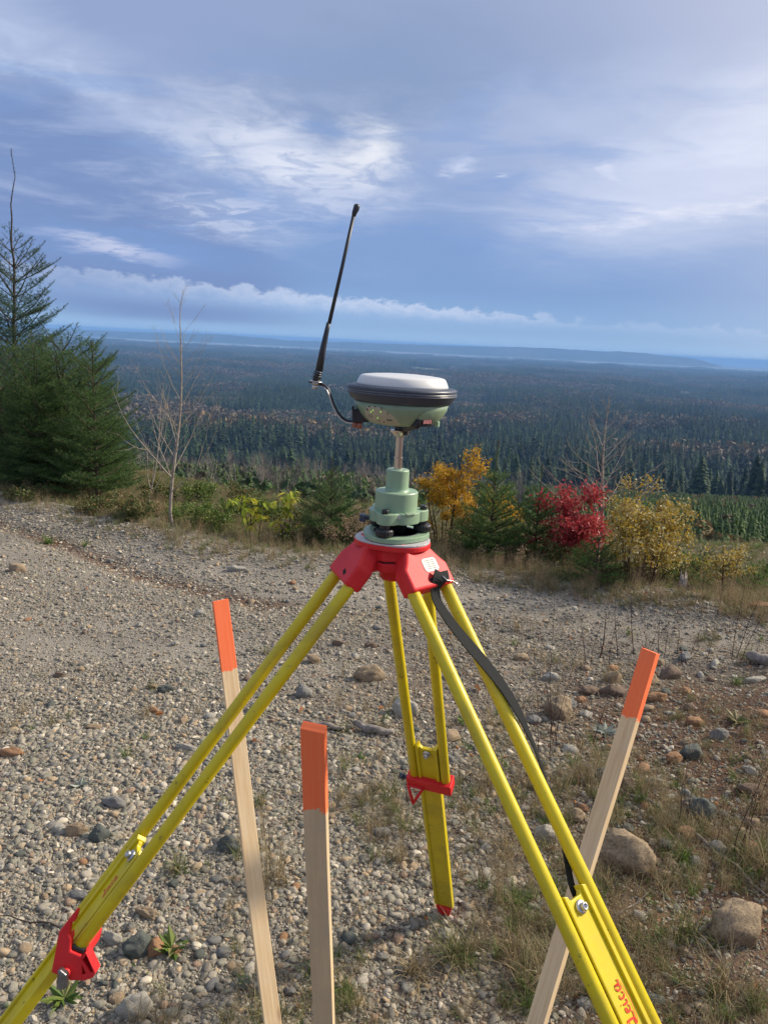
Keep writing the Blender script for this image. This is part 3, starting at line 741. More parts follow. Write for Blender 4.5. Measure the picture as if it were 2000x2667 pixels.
        if li != 2:
            mb = MB(); hw, hd = 0.056, 0.019
            ring_o = [(-hw, -hd), (hw, -hd), (hw, hd), (-hw, hd)]
            mb.prism(ring_o, cz - 0.014, cz + 0.020, F)
            if li == 2:                             # cheek that reaches up beside the far tube
                mb.prism([(-0.057, cz - 0.060), (-0.048, cz - 0.066), (-0.040, cz - 0.040), (-0.030, cz - 0.034), (-0.018, cz - 0.012), (-0.018, cz + 0.018), (-0.057, cz + 0.026)], 0.0125, 0.021, F @ XZ)
                mb.prism([(-hd, cz - 0.056), (hd, cz - 0.030), (hd, cz + 0.022), (-hd, cz + 0.022)], -0.0605, -0.0545, F @ Matrix(((0, 0, 1, 0), (1, 0, 0, 0), (0, 1, 0, 0), (0, 0, 0, 1))))
            mb.build('collar', M['red_clean'], T, bevel=0.0028, seg=3)
            lo = MB()                               # triangular loop
            lx = {0: -0.032, 1: 0.048, 2: 0.040}[li]; ly = {0: -0.020, 1: 0.018, 2: 0.016}[li]; yo = {0: -1, 1: 1, 2: 1}[li]
            A = F @ Vector((lx - 0.020, ly, cz + 0.012)); B = F @ Vector((lx + 0.018, ly, cz + 0.012)); Cc = F @ Vector((lx - 0.006, ly + yo * 0.016, cz + 0.060))
            if li == 2: A = F @ Vector((0.052, -0.012, cz + 0.0)); B = F @ Vector((0.050, 0.016, cz + 0.014)); Cc = F @ Vector((0.080, 0.012, cz + 0.045))
            for P_, Q_ in ((A, Cc), (Cc, B), (B, A)): lo.tube([P_, (P_ + Q_) / 2, Q_], 0.0038, 10)
            if li == 2:
                lo.add([A, B, Cc, A - N * 0.004, B - N * 0.004, Cc - N * 0.004], [(0, 1, 2), (5, 4, 3), (0, 3, 4, 1), (1, 4, 5, 2), (2, 5, 3, 0)])
            lo.build('collar_loop', M['red_clean'], T)
            sx_ = -1
            wz = cz + 0.006
            wc = {0: (-0.066, -0.004), 1: (0.060, 0.010), 2: (0.006, 0.024)}[li]
            mb = MB(); c0 = F @ Vector((wc[0], wc[1], wz)); 
            ax_ = tdir * (1 if wc[0] > 0 else -1) if li != 2 else N
            mb.tube([c0 - ax_ * 0.012, c0 + ax_ * 0.004], 0.0062, 14)
            if li == 2: q = frame(c0 + N * 0.006 + L * 0.012, tdir, N, L); mb.box(q, 0.017, 0.009, 0.046)
            else: q = frame(c0 + ax_ * 0.006, ax_, L, N); mb.box(q @ Matrix.Rotation(radians(25), 4, 'X'), 0.010, 0.034, 0.014)
            mb.build('wing_screw', M['alu'] if li else M['rubber'], T, bevel=0.003)
        else:
            vw = ((F @ Vector((0, 0, UP))) - EYE).normalized(); pn_ = (vw - L * vw.dot(L)).normalized()   # the side of this leg that faces the road
            ctr = F @ Vector((0, 0, UP))
            def side(px, py, off):
                r = ray(px / 3.687, 2150 + py / 3.687); k = (ctr - EYE).dot(pn_) / r.dot(pn_); return EYE + r * k + pn_ * off
            def slab(name, poly, o0, o1, m_, bev=0.002, par=T):
                mb = MB(); a = [side(x, y, o0) for x, y in poly]; b = [side(x, y, o1) for x, y in poly]; k = len(poly)
                mb.add(a + b, [tuple(range(k)), tuple(range(2 * k - 1, k - 1, -1))] + [(q, k + q, k + (q + 1) % k, (q + 1) % k) for q in range(k)]); return mb.build(name, m_, par, bevel=bev, seg=2)
            cl_ = slab('collar', [(850, 665), (864, 690), (838, 778), (800, 784), (784, 895), (806, 930), (798, 1046), (905, 1092), (905, 1300), (800, 1318), (700, 1278), (620, 1240), (668, 990), (690, 870)], -0.0545, -0.040, M['red_clean'], 0.003)
            slab('collar_band', [(798, 1060), (905, 1100), (870, 1230), (700, 1268), (640, 1235), (690, 1010)], -0.041, 0.045, M['red_clean'], 0.003)
            slab('collar_cheek', [(845, 668), (860, 690), (820, 790), (770, 900), (720, 900)], 0.036, 0.048, M['red_clean'], 0.002)
            for poly in ([(905, 1098), (932, 1060), (948, 1075), (905, 1135)], [(930, 1060), (946, 1068), (1030, 1248), (1012, 1252)], [(800, 1290), (1018, 1238), (1030, 1252), (1000, 1296), (930, 1320), (800, 1318)], [(886, 1140), (905, 1130), (985, 1252), (940, 1262)]):
                slab('collar_loop', poly, -0.0535, -0.030, M['red_clean'], 0.0012)
            slab('collar_web', [(900, 1135), (940, 1080), (1018, 1248), (900, 1290)], -0.034, -0.030, M['red_clean'], 0.0)
            slab('wing_screw', [(718, 1172), (740, 1160), (800, 1210), (804, 1330), (760, 1350), (706, 1345)], -0.072, -0.060, M['steel_dark'], 0.003)
            mb = MB(); c_ = side(765, 1230, 0); mb.tube([c_ - pn_ * 0.062, c_ - pn_ * 0.050], 0.0075, 16); mb.build('screw_shaft', M['red_clean'], T)
            slab('tube_socket', [(806, 1003), (912, 1048), (905, 1085), (800, 1040)], -0.0495, -0.020, M['black'], 0.001)
        # red steel-shod foot
        mb = MB(); f0 = tot - 0.045
        mb.prism([(-0.024, f0), (0.024, f0), (0.018, f0 + 0.030), (0.006, tot + 0.03), (-0.006, tot + 0.03), (-0.018, f0 + 0.030)], -0.0105, 0.0115, F @ XZ)
        mb.build('leg_foot', M['red_clean'], T, bevel=0.002)
        if li in (1, 2):                        # red script along the board
            wz = {1: 0.745, 2: 0.735}[li]; size = {1: 0.0180, 2: 0.0130}[li]
            o = F @ Vector(({1: 0.0085, 2: 0.006}[li], 0.0049 if li == 1 else 0.0049, wz))
            nn = -tdir if (-L).cross(-tdir).dot(N) > 0 else tdir
            o = (F @ Vector((0, 0.0052, wz))) - nn * (0.006)
            lettering(frame(o, -L, nn, N), size).build('lettering', M['logo'], T, weld=False)
        SGN = 1 if project(F @ Vector((0.01, 0, 0)))[0] > project(F @ Vector((0, 0, 0)))[0] else -1
        if li == 1:
            # sticker, strap slot and plate on the bracket facing the camera
            f = F @ Matrix.Translation((0.010 * SGN, 0.0168, 0.012)) @ Matrix.Rotation(radians(-90), 4, 'X')
            w_, h_, c_ = 0.0165, 0.0125, 0.004
            oc = [(-w_ + c_, -h_), (w_ - c_, -h_), (w_, -h_ + c_), (w_, h_ - c_), (w_ - c_, h_), (-w_ + c_, h_), (-w_, h_ - c_), (-w_, -h_ + c_)]
            mb = MB(); mb.prism(oc, 0, 0.0005, f); st = mb.build('sticker', M['paper'], T)
            mb = MB()
            for r_ in range(5):                 # small print, too small to read in the photograph
                x = -0.012 + 0.002 * (r_ % 2)
                while x < 0.011 - 0.002 * (r_ % 3):
                    w2 = random.uniform(0.0008, 0.0022); mb.box(f @ Matrix.Translation((x + w2 / 2, 0.008 - r_ * 0.0038, 0.0006)), w2, 0.0011, 0.0002); x += w2 + 0.0006
            mb.build('fine_print', M['ink'], st)
            mb = MB(); mb.box(F @ Matrix.Translation((0.006 * SGN, 0.0162, 0.039)), 0.026, 0.0014, 0.006); mb.build('strap_slot', M['webbing'], T)
        if li == 2:
            mb = MB(); mb.box(F @ Matrix.Translation((-0.020, 0.0162, 0.036)) @ Matrix.Rotation(radians(20), 4, 'Y'), 0.014, 0.0014, 0.007); mb.build('strap_slot', M['webbing'], T)
        if li in (1, 2):                        # raised cast lettering near the hinge
            nn = -tdir if (-L).cross(-tdir).dot(N) > 0 else tdir
            xa = tdir if project(H + tdir)[0] > project(H)[0] else -tdir
            ya = -L
            o = (F @ Vector((0, 0.0166, -0.010))) - xa * 0.012
            if xa.cross(ya).dot(N) < 0: ya = -ya
            lettering(frame(o, xa, ya, N), 0.008).build('cast_lettering', M['red'], T, weld=False)
    # carrying strap: out of the slot, down between the tubes, over and behind the near tube
    az, s = LEGS[1]; u = Vector((sin(radians(az)), cos(radians(az)), 0)); tdir = Vector((cos(radians(az)), -sin(radians(az)), 0))
    L = (u * s - Z).normalized(); H = C0 + u * 0.062 + Z * (ZP - 0.035)
    N = tdir.cross(L).normalized(); N = N if N.z > 0 else -N
    def on_leg(px, py, off):                    # point on the leg's plane seen at a pixel, lifted along its normal
        r = ray(px, py); k = (H - EYE).dot(N) / r.dot(N); return EYE + r * k + N * off
    cr = lambda x, y: (1000 + x / 3.318, 1450 + y / 3.318)
    path = [((425, 195), 0.024, 0.0135), ((412, 250), 0.022, 0.0125), ((425, 310), 0.006, 0.010), ((470, 420), 0.002, 0.0098), ((590, 620), 0.006, 0.0108), ((710, 800), 0.012, 0.0118), ((850, 980), 0.0145, 0.0115),
            ((985, 1160), 0.0150, 0.0105), ((1100, 1350), 0.0150, 0.0085), ((1185, 1500), 0.012, 0.0055), ((1290, 1690), 0.006, 0.0030), ((1400, 1900), -0.004, 0.0026)]
    P = [(on_leg(*cr(*c), o_), w_) for c, o_, w_ in path]
    P += [(on_leg(1250 + x / 2.0733, 1600 + y / 2.0733, -0.016), w_) for (x, y), w_ in (((400, 960), 0.004), ((480, 1180), 0.005), ((530, 1440), 0.006), ((585, 1570), 0.006))]
    mb = MB(); vs = []; n = len(P); Q = []
    for i in range(n - 1):
        p0, p1, p2, p3 = (P[max(i - 1, 0)], P[i], P[i + 1], P[min(i + 2, n - 1)])
        for k in range(5):
            t = k / 5.0; cm = lambda a, b, c, d: 0.5 * ((2 * b) + (c - a) * t + (2 * a - 5 * b + 4 * c - d) * t * t + (3 * b - a - 3 * c + d) * t ** 3)
            Q.append((cm(p0[0], p1[0], p2[0], p3[0]), cm(p0[1], p1[1], p2[1], p3[1])))
    Q.append(P[-1]); n = len(Q)
    for i, (q, w_) in enumerate(Q):
        d = (Q[min(i + 1, n - 1)][0] - Q[max(i - 1, 0)][0]).normalized(); sdv = N.cross(d).normalized()
        for a, b in ((-1, 0.0012), (1, 0.0012), (1, -0.0012), (-1, -0.0012)): vs.append(q + sdv * w_ * a + N * b)
    fs = []
    for i in range(n - 1):
        for k in range(4): fs.append((4 * i + k, 4 * i + (k + 1) % 4, 4 * i + 4 + (k + 1) % 4, 4 * i + 4 + k))
    fs += [(0, 1, 2, 3), (4 * n - 1, 4 * n - 2, 4 * n - 3, 4 * n - 4)]
    mb.add(vs, fs); st = mb.build('carrying_strap', M['webbing'], T)
    # the strap's folded end in the slot and its wire hook
    mb = MB(); pf = [on_leg(*cr(x, y), 0.022) for x, y in ((372, 190), (485, 162), (498, 215), (500, 262), (455, 232), (418, 205))]
    pb = [p - N * 0.004 for p in pf]; k = len(pf); mb.add(pf + pb, [tuple(range(k)), tuple(range(2 * k - 1, k - 1, -1))] + [(i, (i + 1) % k, k + (i + 1) % k, k + i) for i in range(k)]); mb.build('strap_fold', M['webbing'], st)
    mb = MB(); mb.tube([on_leg(*cr(x, y), 0.026) for x, y in ((428, 222), (470, 262), (510, 262), (550, 285), (590, 314), (575, 312), (540, 290))], 0.0011, 8); mb.build('strap_hook', M['steel'], T)
    return T
build_tripod()

# ------------------------------------------------------------------ tribrach, carrier, receiver, antenna
def build_instruments():
    D = Matrix.Translation((X0, Y0, 0))
    T = empty('tribrach', (X0, Y0, ZP), 'green tribrach with black levelling screws clamped on the red tripod head', 'tribrach')
    yaw = radians(-100)
    rot = D @ Matrix.Rotation(radians(0), 4, 'Z')
    def tri(n, r, a, pw=1.0, ph=0.0):
        o = []
        for k in range(n):
            t = 2 * pi * k / n; o.append(((r + a * cos(3 * (t - ph))) * cos(t), (r + a * cos(3 * (t - ph))) * sin(t)))
        return o
    PH = radians(-112)                          # direction of the near-left foot screw
    mb = MB(); mb.prism(tri(72, 0.0585, 0.0035, ph=PH), ZP + 0.0008, ZP + 0.0098, D); mb.build('base_plate', M['green'], T, bevel=0.0012)
    mb = MB(); mb.prism(tri(72, 0.0578, 0.0035, ph=PH), ZP, ZP + 0.0008, D); mb.build('gasket', M['black'], T)
    mb = MB(); mb.lathe([(0.0, ZP + 0.0100), (0.038, ZP + 0.0100), (0.040, ZP + 0.0108), (0.041, ZP + 0.0100)], D @ Matrix.Translation((0.002, 0, 0)), 40); mb.build('spring_plate', M['rubber'], T)
    zb0, zb1 = ZP + 0.031, ZP + 0.0505
    def body_out(n=120, grow=0.0):
        o = []
        for k in range(n):
            t = 2 * pi * k / n; c = cos(3 * (t - PH)); r = 0.0470 + grow
            lob = max(0.0, c) ** 2.2 * 0.0115
            dip = -0.0035 * exp(-((c - 0.05) / 0.25) ** 2)
            o.append(((r + lob + dip) * cos(t), (r + lob + dip) * sin(t)))
        return o
    mb = MB(); mb.prism(body_out(), zb0, zb1, D, smooth=False); mb.build('body', M['green'], T, bevel=0.0014, seg=3)
    mb = MB(); bd = body_out(grow=-0.004)
    vs = [D @ Vector((x, y, zb1)) for x, y in body_out()] 
    # window in the rim facing the camera
    wm = D @ Matrix.Rotation(radians(-78), 4, 'Z') @ Matrix.Translation((0.0436, 0, zb1 - 0.0052))
    mb.box(wm, 0.003, 0.022, 0.0085); mb.build('level_window', simple('window_pale', (0.42, 0.46, 0.40), 0.25), T, bevel=0.0015)
    mb = MB(); mb.box(D @ Matrix.Rotation(radians(-58), 4, 'Z') @ Matrix.Translation((0.0425, 0, zb1 - 0.001)), 0.012, 0.018, 0.004); mb.build('rim_notch', M['green2'], T, bevel=0.0015)
    for k in range(3):
        t = PH + k * 2 * pi / 3; p = Matrix.Translation((X0 + 0.0490 * cos(t), Y0 + 0.0490 * sin(t), 0))
        mb = MB(); mb.lathe([(0.0064, zb1 - 0.001), (0.0064, zb1 + 0.0062), (0.0056, zb1 + 0.0072), (0.0, zb1 + 0.0072)], p, 24); fs = mb.build('foot_screw', M['black'], T)
        z0 = ZP + 0.0105
        prof = [(0.006, z0), (0.0135, z0 + 0.001), (0.0158, z0 + 0.004), (0.0158, z0 + 0.0105), (0.0142, z0 + 0.013), (0.0085, z0 + 0.014), (0.0085, zb0 + 0.001)]
        mb = MB(); n = 72; vs = []; fcs = []
        for i, (r, z) in enumerate(prof):
            for q in range(n):
                rr = r - (0.0007 if (i in (2, 3) and (q // 2) % 2) else 0)
                vs.append(p @ Vector((rr * cos(2 * pi * q / n), rr * sin(2 * pi * q / n), z)))
        for i in range(len(prof) - 1):
            for q in range(n): fcs.append((i * n + q, i * n + (q + 1) % n, (i + 1) * n + (q + 1) % n, (i + 1) * n + q))
        mb.add(vs, fcs, False); mb.build('knurled_wheel', M['black'], fs)
    # clamp lever at the left
    mb = MB(); kx = D @ Matrix.Translation((-0.058, -0.006, zb0 + 0.002)); mb.box(kx @ Matrix.Rotation(radians(8), 4, 'Y'), 0.011, 0.017, 0.013); mb.tube([kx @ Vector((0.004, 0, 0)), kx @ Vector((0.02, 0.004, 0))], 0.004, 12); mb.build('clamp_knob', M['rubber'], T, bevel=0.002)
    mb = MB(); mb.lathe([(0.020, ZP + 0.011), (0.022, zb0 - 0.004), (0.030, zb0)], D, 32); mb.build('bottom_socket', M['black'], T)
    # carrier: two stacked green drums with a steel pole
    K = empty('instrument_carrier', (X0, Y0, zb1), 'green stepped carrier with short steel pole locked in the tribrach', 'carrier')
    z1 = z_at(1277); z2 = z_at(1222)
    mb = MB(); mb.lathe([(0.0375, zb1 - 0.006), (0.0375, z1 - 0.0016), (0.0362, z1), (0.0225, z1 + 0.0002), (0.0208, z1 + 0.002), (0.0202, z1 + 0.006), (0.0202, z2 - 0.0016), (0.0188, z2), (0.0, z2)], D, 64)
    o = mb.build('drum', M['green'], K)
    ms = o.modifiers.new('split', 'EDGE_SPLIT'); ms.split_angle = radians(38)
    zf = z_at(1120); zr = z_at(1193)
    mb = MB(); mb.lathe([(0.0072, z2 - 0.001), (0.0072, zr - 0.0016), (0.0079, zr - 0.0012), (0.0079, zr + 0.0012), (0.0068, zr + 0.0018), (0.0068, zf - 0.011), (0.0080, zf - 0.010), (0.0168, zf - 0.003), (0.0172, zf - 0.002), (0.0172, zf), (0.009, zf + 0.0005)], D, 40)
    o = mb.build('pole', M['steel'], K); ms = o.modifiers.new('split', 'EDGE_SPLIT'); ms.split_angle = radians(30)
    mb = MB(); zt = z_at(1104)
    pr = []
    for k in range(5):
        z = zf + 0.0005 + k * (zt - zf) / 5; pr += [(0.0105, z), (0.0092, z + (zt - zf) / 10)]
    pr.append((0.0105, zt)); mb.lathe(pr, D, 32); mb.build('screw_thread', M['rubber'], K)
    # receiver
    G = empty('satellite_receiver', (X0, Y0, zt), 'round survey receiver with white dome on the steel pole above the tripod', 'receiver')
    zc = z_at(1020); TI = Matrix.Translation((X0, Y0, zc)) @ Matrix.Rotation(radians(0.7), 4, 'Y') @ Matrix.Translation((0, 0, -zc)); DD = TI
    hp = [(0.012, zt), (0.050, zt + 0.0005), (0.0585, zt + 0.003), (0.066, zt + 0.0085), (0.0735, zt + 0.018), (0.0790, zt + 0.028), (0.0810, zt + 0.0385)]
    o_ = MB(); o_.lathe(hp, DD, 96); o_.build('housing', M['green2'], G)
    def hr(z):
        return float(np.interp(z, [a[1] for a in hp], [a[0] for a in hp]))
    bt = zc + 0.0095; bb = zt + 0.0375
    bp = [(0.078, bb), (0.0815, bb), (0.0862, bb + 0.004), (0.0905, bb + 0.010), (0.0915, zc - 0.0055), (0.0922, zc - 0.0045), (0.0934, zc - 0.004), (0.0938, zc - 0.003), (0.0928, zc - 0.0022), (0.0928, zc - 0.0012), (0.0940, zc - 0.0004), (0.0940, zc + 0.0006),
          (0.0928, zc + 0.0014), (0.0928, zc + 0.0022), (0.0936, zc + 0.003), (0.0934, zc + 0.006), (0.0918, zc + 0.0082), (0.0890, bt), (0.083, bt + 0.0006), (0.078, bt + 0.0006)]
    o_ = MB(); o_.lathe(bp, DD, 128); o_.build('bumper', M['rubber'], G)
    o_ = MB()
    for q in (-0.0017, 0.0018): o_.lathe([(0.0930, zc + q - 0.00025), (0.0934, zc + q), (0.0930, zc + q + 0.00025)], DD, 128)
    o_.build('bumper_ring', M['alu'], G)
    ds = [(0.0785, bt), (0.0782, bt + 0.003), (0.0760, bt + 0.008), (0.0735, bt + 0.0132), (0.0708, bt + 0.0158), (0.066, bt + 0.0170), (0.052, bt + 0.0186), (0.034, bt + 0.0199), (0.016, bt + 0.0206), (0.0, bt + 0.0208)]
    o_ = MB(); o_.lathe(ds, DD, 96); o_.build('dome', M['dome'], G)
    # control panel: egg outline wrapped on the housing
    def onh(phi, z, lift): r = hr(z) + lift; return DD @ Vector((r * sin(phi), -r * cos(phi), z))
    N_ = 40; zlo, zhi = zt + 0.0030, zt + 0.0340; pts = []
    outl = [(-0.98, 0.30), (-0.93, 0.60), (-0.80, 0.86), (-0.62, 0.97), (-0.46, 0.93), (-0.30, 0.76), (-0.17, 0.52), (-0.06, 0.24), (-0.01, 0.07), (-0.04, 0.01), (-0.16, 0.0), (-0.35, 0.01), (-0.55, 0.04), (-0.74, 0.10), (-0.90, 0.18)]
    rings = []
    cxp = -0.5; czp = 0.4
    mb = MB(); vs = []; M_ = 60; K_ = 8
    oo = []
    for i in range(len(outl)):
        a, b = Vector(outl[i]), Vector(outl[(i + 1) % len(outl)])
        for k in range(4): oo.append(a.lerp(b, k / 4))
    M_ = len(oo)
    for k in range(K_ + 1):
        f = k / K_
        for p in oo:
            q = Vector((cxp, czp)).lerp(p, f); vs.append(onh(q.x * 1.02, zlo + (zhi - zlo) * q.y, 0.0006 if k < K_ else 0.0001))
    mb.add(vs, [(k * M_ + i, k * M_ + (i + 1) % M_, (k + 1) * M_ + (i + 1) % M_, (k + 1) * M_ + i) for k in range(K_) for i in range(M_)], True)
    pn = mb.build('control_panel', M['panel'], G)
    def uv(px, py):                             # crop pixels of the panel close-up to angle and height
        x = (px - 725) / 3.6875 * 0.000657; z = zt + (568 - (py + (px - 725) * 0.05)) / 3.6875 * 0.000657 * 1.0
        r = hr(z); return asin(max(-1, min(1, x / r))), z
    for (px, py) in ((465, 435), (447, 455), (537, 438), (513, 503)):
        a, z = uv(px, py); mb = MB(); c = onh(a, z, 0.0011); mb.lathe([(0.0007, -0.0004), (0.0007, 0.0), (0.0004, 0.0003), (0, 0.0004)], frame(c, Vector((cos(a), sin(a), 0)), Z_ := Vector((0, 0, 1)), Vector((sin(a), -cos(a), 0))), 12)
        mb.build('indicator_light', M['led'], pn)
    mb = MB()
    for (px, py, w_, h_) in ((412, 436, 22, 18), (430, 405, 16, 12), (482, 397, 18, 10), (540, 400, 6, 20), (548, 415, 12, 5), (600, 440, 6, 22), (606, 455, 12, 5), (448, 484, 30, 4), (432, 494, 4, 18), (464, 494, 4, 18), (448, 506, 30, 4), (622, 506, 52, 12), (527, 528, 14, 12), (574, 530, 12, 14)):
        a, z = uv(px, py); c = onh(a, z, 0.0010)
        mb.box(frame(c, Vector((cos(a), sin(a), 0)), Vector((sin(a), -cos(a), 0)), Vector((0, 0, 1))), w_ / 3.69 * 0.00066, 0.0004, h_ / 3.69 * 0.00066)
    mb.build('panel_symbol', M['ink'], pn)
    # port cover with its rubber plug to the right of the panel
    a0 = radians(34)
    mb = MB(); nn = 28; vs = []
    for k in range(nn):
        t = 2 * pi * k / nn; vs.append(onh(a0 + 0.20 * cos(t), zt + 0.0185 + 0.0125 * sin(t), 0.0012))
    vs.append(onh(a0, zt + 0.021, 0.0035)); mb.add(vs, [(k, (k + 1) % nn, nn) for k in range(nn)], True); mb.build('port_cover', M['green'], G)
    fr = lambda a, z, lift: frame(onh(a, z, lift), Vector((cos(a), sin(a), 0)), Vector((sin(a), -cos(a), 0)), Vector((0, 0, 1)))
    mb = MB(); mb.box(fr(a0 - 0.02, zt + 0.0100, -0.001), 0.032, 0.012, 0.013); mb.tube([fr(a0 - 0.12, zt + 0.008, 0.001) @ Vector((0, 0, 0)), fr(a0 - 0.12, zt - 0.004, 0.004) @ Vector((0, 0, 0)), fr(a0 - 0.12, zt - 0.011, 0.002) @ Vector((0, 0, 0))], [0.0062, 0.0052, 0.0038], 14)
    mb.tube([fr(a0 - 0.16, zt + 0.014, 0.002) @ Vector((0, 0, 0)), fr(a0 - 0.20, zt + 0.006, 0.008) @ Vector((0, 0, 0)), fr(a0 - 0.16, zt - 0.006, 0.010) @ Vector((0, 0, 0)), fr(a0 - 0.10, zt - 0.016, 0.008) @ Vector((0, 0, 0))], [0.004, 0.006, 0.0058, 0.0040], 14)
    mb.build('port_plug', M['black'], G, bevel=0.001)
    mb = MB(); mb.box(fr(a0 + 0.03, zt + 0.0120, 0.0060), 0.017, 0.0012, 0.0060); mb.build('port_label', simple('red_white_label', (0.42, 0.16, 0.15), 0.5, var=0.6, scale=400), G)
    mb = MB(); mb.box(fr(radians(66), zt + 0.006, 0.005), 0.008, 0.008, 0.010); mb.build('side_lug', M['green'], G, bevel=0.0015)
    # clip at the left that carries the antenna arm
    al = radians(-62)
    mb = MB()
    cl = lambda x, y: at(850 + x / 3.6875, 950 + y / 3.6875, Y0 - 0.028)
    for poly in ([(258, 455), (330, 445), (360, 470), (412, 553), (258, 556)], [(243, 395), (265, 395), (265, 535), (250, 535)], [(262, 425), (318, 428), (345, 450), (262, 452)]):
        f_ = [cl(*p) for p in poly]; b_ = [p + Vector((0, 0.016, 0)) for p in f_]; k = len(f_)
        mb.add(f_ + b_, [tuple(range(k)), tuple(range(2 * k - 1, k - 1, -1))] + [(i, k + i, k + (i + 1) % k, (i + 1) % k) for i in range(k)])
    mb.build('antenna_clip', M['black'], G, bevel=0.0012)
    # whip antenna on its curved arm
    A = empty('whip_antenna', at(825, 1005, Y0 - 0.02), 'tall thin black whip antenna on a curved arm beside the white dome', 'antenna')
    c1 = lambda x, y, dy=-0.020: at(750 + x / 3.318, 500 + y / 3.318, Y0 + dy)
    mb = MB(); mb.tube([c1(357, 1135), c1(470, 640), c1(568, 200)], [0.0033, 0.0030, 0.0030], 14); mb.build('whip', M['antenna'], A)
    mb = MB(); mb.tube([c1(567, 210), c1(575, 180), c1(588, 150), c1(595, 125), c1(598, 108), c1(599, 103)], [0.0031, 0.0042, 0.0050, 0.0052, 0.0040, 0.0010], 16); mb.build('whip_tip', M['antenna'], A)
    mb = MB(); mb.tube([c1(352, 1130), c1(336, 1200), c1(305, 1350), c1(268, 1548)], [0.0036, 0.0040, 0.0052, 0.0064], 18); mb.build('sleeve', M['antenna'], A)
    mb = MB()
    for q in (0, 1, 2): mb.tube([c1(262 - q * 4, 1552 + q * 18), c1(259 - q * 4, 1566 + q * 18)], 0.0073 - 0.0003 * (q % 2), 18)
    mb.tube([c1(252, 1585), c1(247, 1638)], 0.0066, 18); mb.build('collar', M['black'], A)
    mb = MB(); mb.tube([c1(243, 1634), c1(242, 1641)], 0.0112, 24); mb.tube([c1(242, 1641), c1(236, 1668)], [0.0070, 0.0064], 18); mb.tube([c1(236, 1668), c1(231, 1702)], 0.0052, 14)
    mb.build('connector', M['alu'], A)
    mb = MB(); mb.tube([c1(182, 1636), c1(240, 1650), c1(292, 1664)], [0.0016, 0.0030, 0.0022], 10)
    pth = [(275, 1660), (310, 1668), (345, 1700), (368, 1760), (392, 1830), (425, 1900), (465, 1950), (510, 1978), (560, 1985), (600, 1978)]
    mb.tube([c1(x, y) for x, y in pth], 0.0024, 12); mb.build('arm', M['black'], A)
    mb = MB(); mb.tube([c1(x - 6, y + 14, -0.022) for x, y in pth[1:]], 0.0013, 10); mb.build('arm_line', M['alu'], A)  # thin metal-coloured tube running alongside the curved arm
    mb = MB(); mb.tube([c1(560, 2000), c1(600, 2014)], 0.0056, 14); mb.tube([c1(598, 2012), c1(640, 2018)], 0.0066, 14); mb.build('cable_plug', M['brass'], A)
build_instruments()

# ------------------------------------------------------------------ survey stakes
def stake(top_l, top_d, bot_px, bot_d, yaw, w, th, label, paint_len, weathered, top_slope=0.0):
    a = at_depth(*top_l, top_d); b = at_depth(*bot_px, bot_d)
    d = (a - b).normalized()
    k = (a.z - 0.0) / d.z; foot = a - d * k; foot.z = ground_z(foot.x, foot.y)
    L_ = (a - foot).length
    zax = (a - foot).normalized(); x = Vector((cos(yaw), sin(yaw), 0)); y = zax.cross(x).normalized(); x = y.cross(zax).normalized()
    o = bpy.data.objects.new('survey_stake', None)
    mb = MB(); n = 14
    # body in slices, slightly bowed, pointed end below ground
    zs = [-0.22, -0.10] + [L_ * i / n for i in range(n + 1)]
    rows = []; vs = []
    for z in zs:
        t = z / L_; wob = 0.0012 * sin(t * 7 + yaw * 5); kk = 0.15 if z < -0.2 else 1
        top = 1 if z == zs[-1] else 0
        for sx_, sy_ in ((-1, -1), (1, -1), (1, 1), (-1, 1)):
            vs.append((sx_ * w / 2 * kk + wob, sy_ * th / 2 * kk, z + (top_slope * sx_ if top else 0) + (0.001 * sy_ if top else 0)))
    fs = [(0, 3, 2, 1)]
    for i in range(len(zs) - 1):
        for q in range(4): fs.append((4 * i + q, 4 * i + (q + 1) % 4, 4 * i + 4 + (q + 1) % 4, 4 * i + 4 + q))
    k = 4 * (len(zs) - 1); fs.append((k, k + 1, k + 2, k + 3)); mb.add(vs, fs)
    ob = mb.build('survey_stake', M['stake'], bevel=0.0010, seg=2)
    ob.matrix_world = frame(foot, x, y, zax)
    ob['paint_line'] = float(L_ - paint_len); ob['weathered'] = float(weathered)
    tag(ob, label, 'stake', 'orange-tipped survey stakes')
    return ob
stake((573, 1563), 1.88, (703, 2620), 1.72, radians(22), 0.0375, 0.018, 'leaning wooden stake with orange top behind the tripod leg at left', 0.168, 0.05, 0.0012)
stake((817, 1893), 1.235, (842, 2640), 1.50, radians(-9), 0.0395, 0.0185, 'upright grey weathered stake with orange top, nearest the camera in the middle', 0.168, 1.0, -0.0022)
stake((1693, 1695), 1.80, (1418, 2600), 1.69, radians(-48), 0.0385, 0.020, 'steeply leaning pale stake with orange top behind the tripod leg at right', 0.168, 0.25, -0.002)

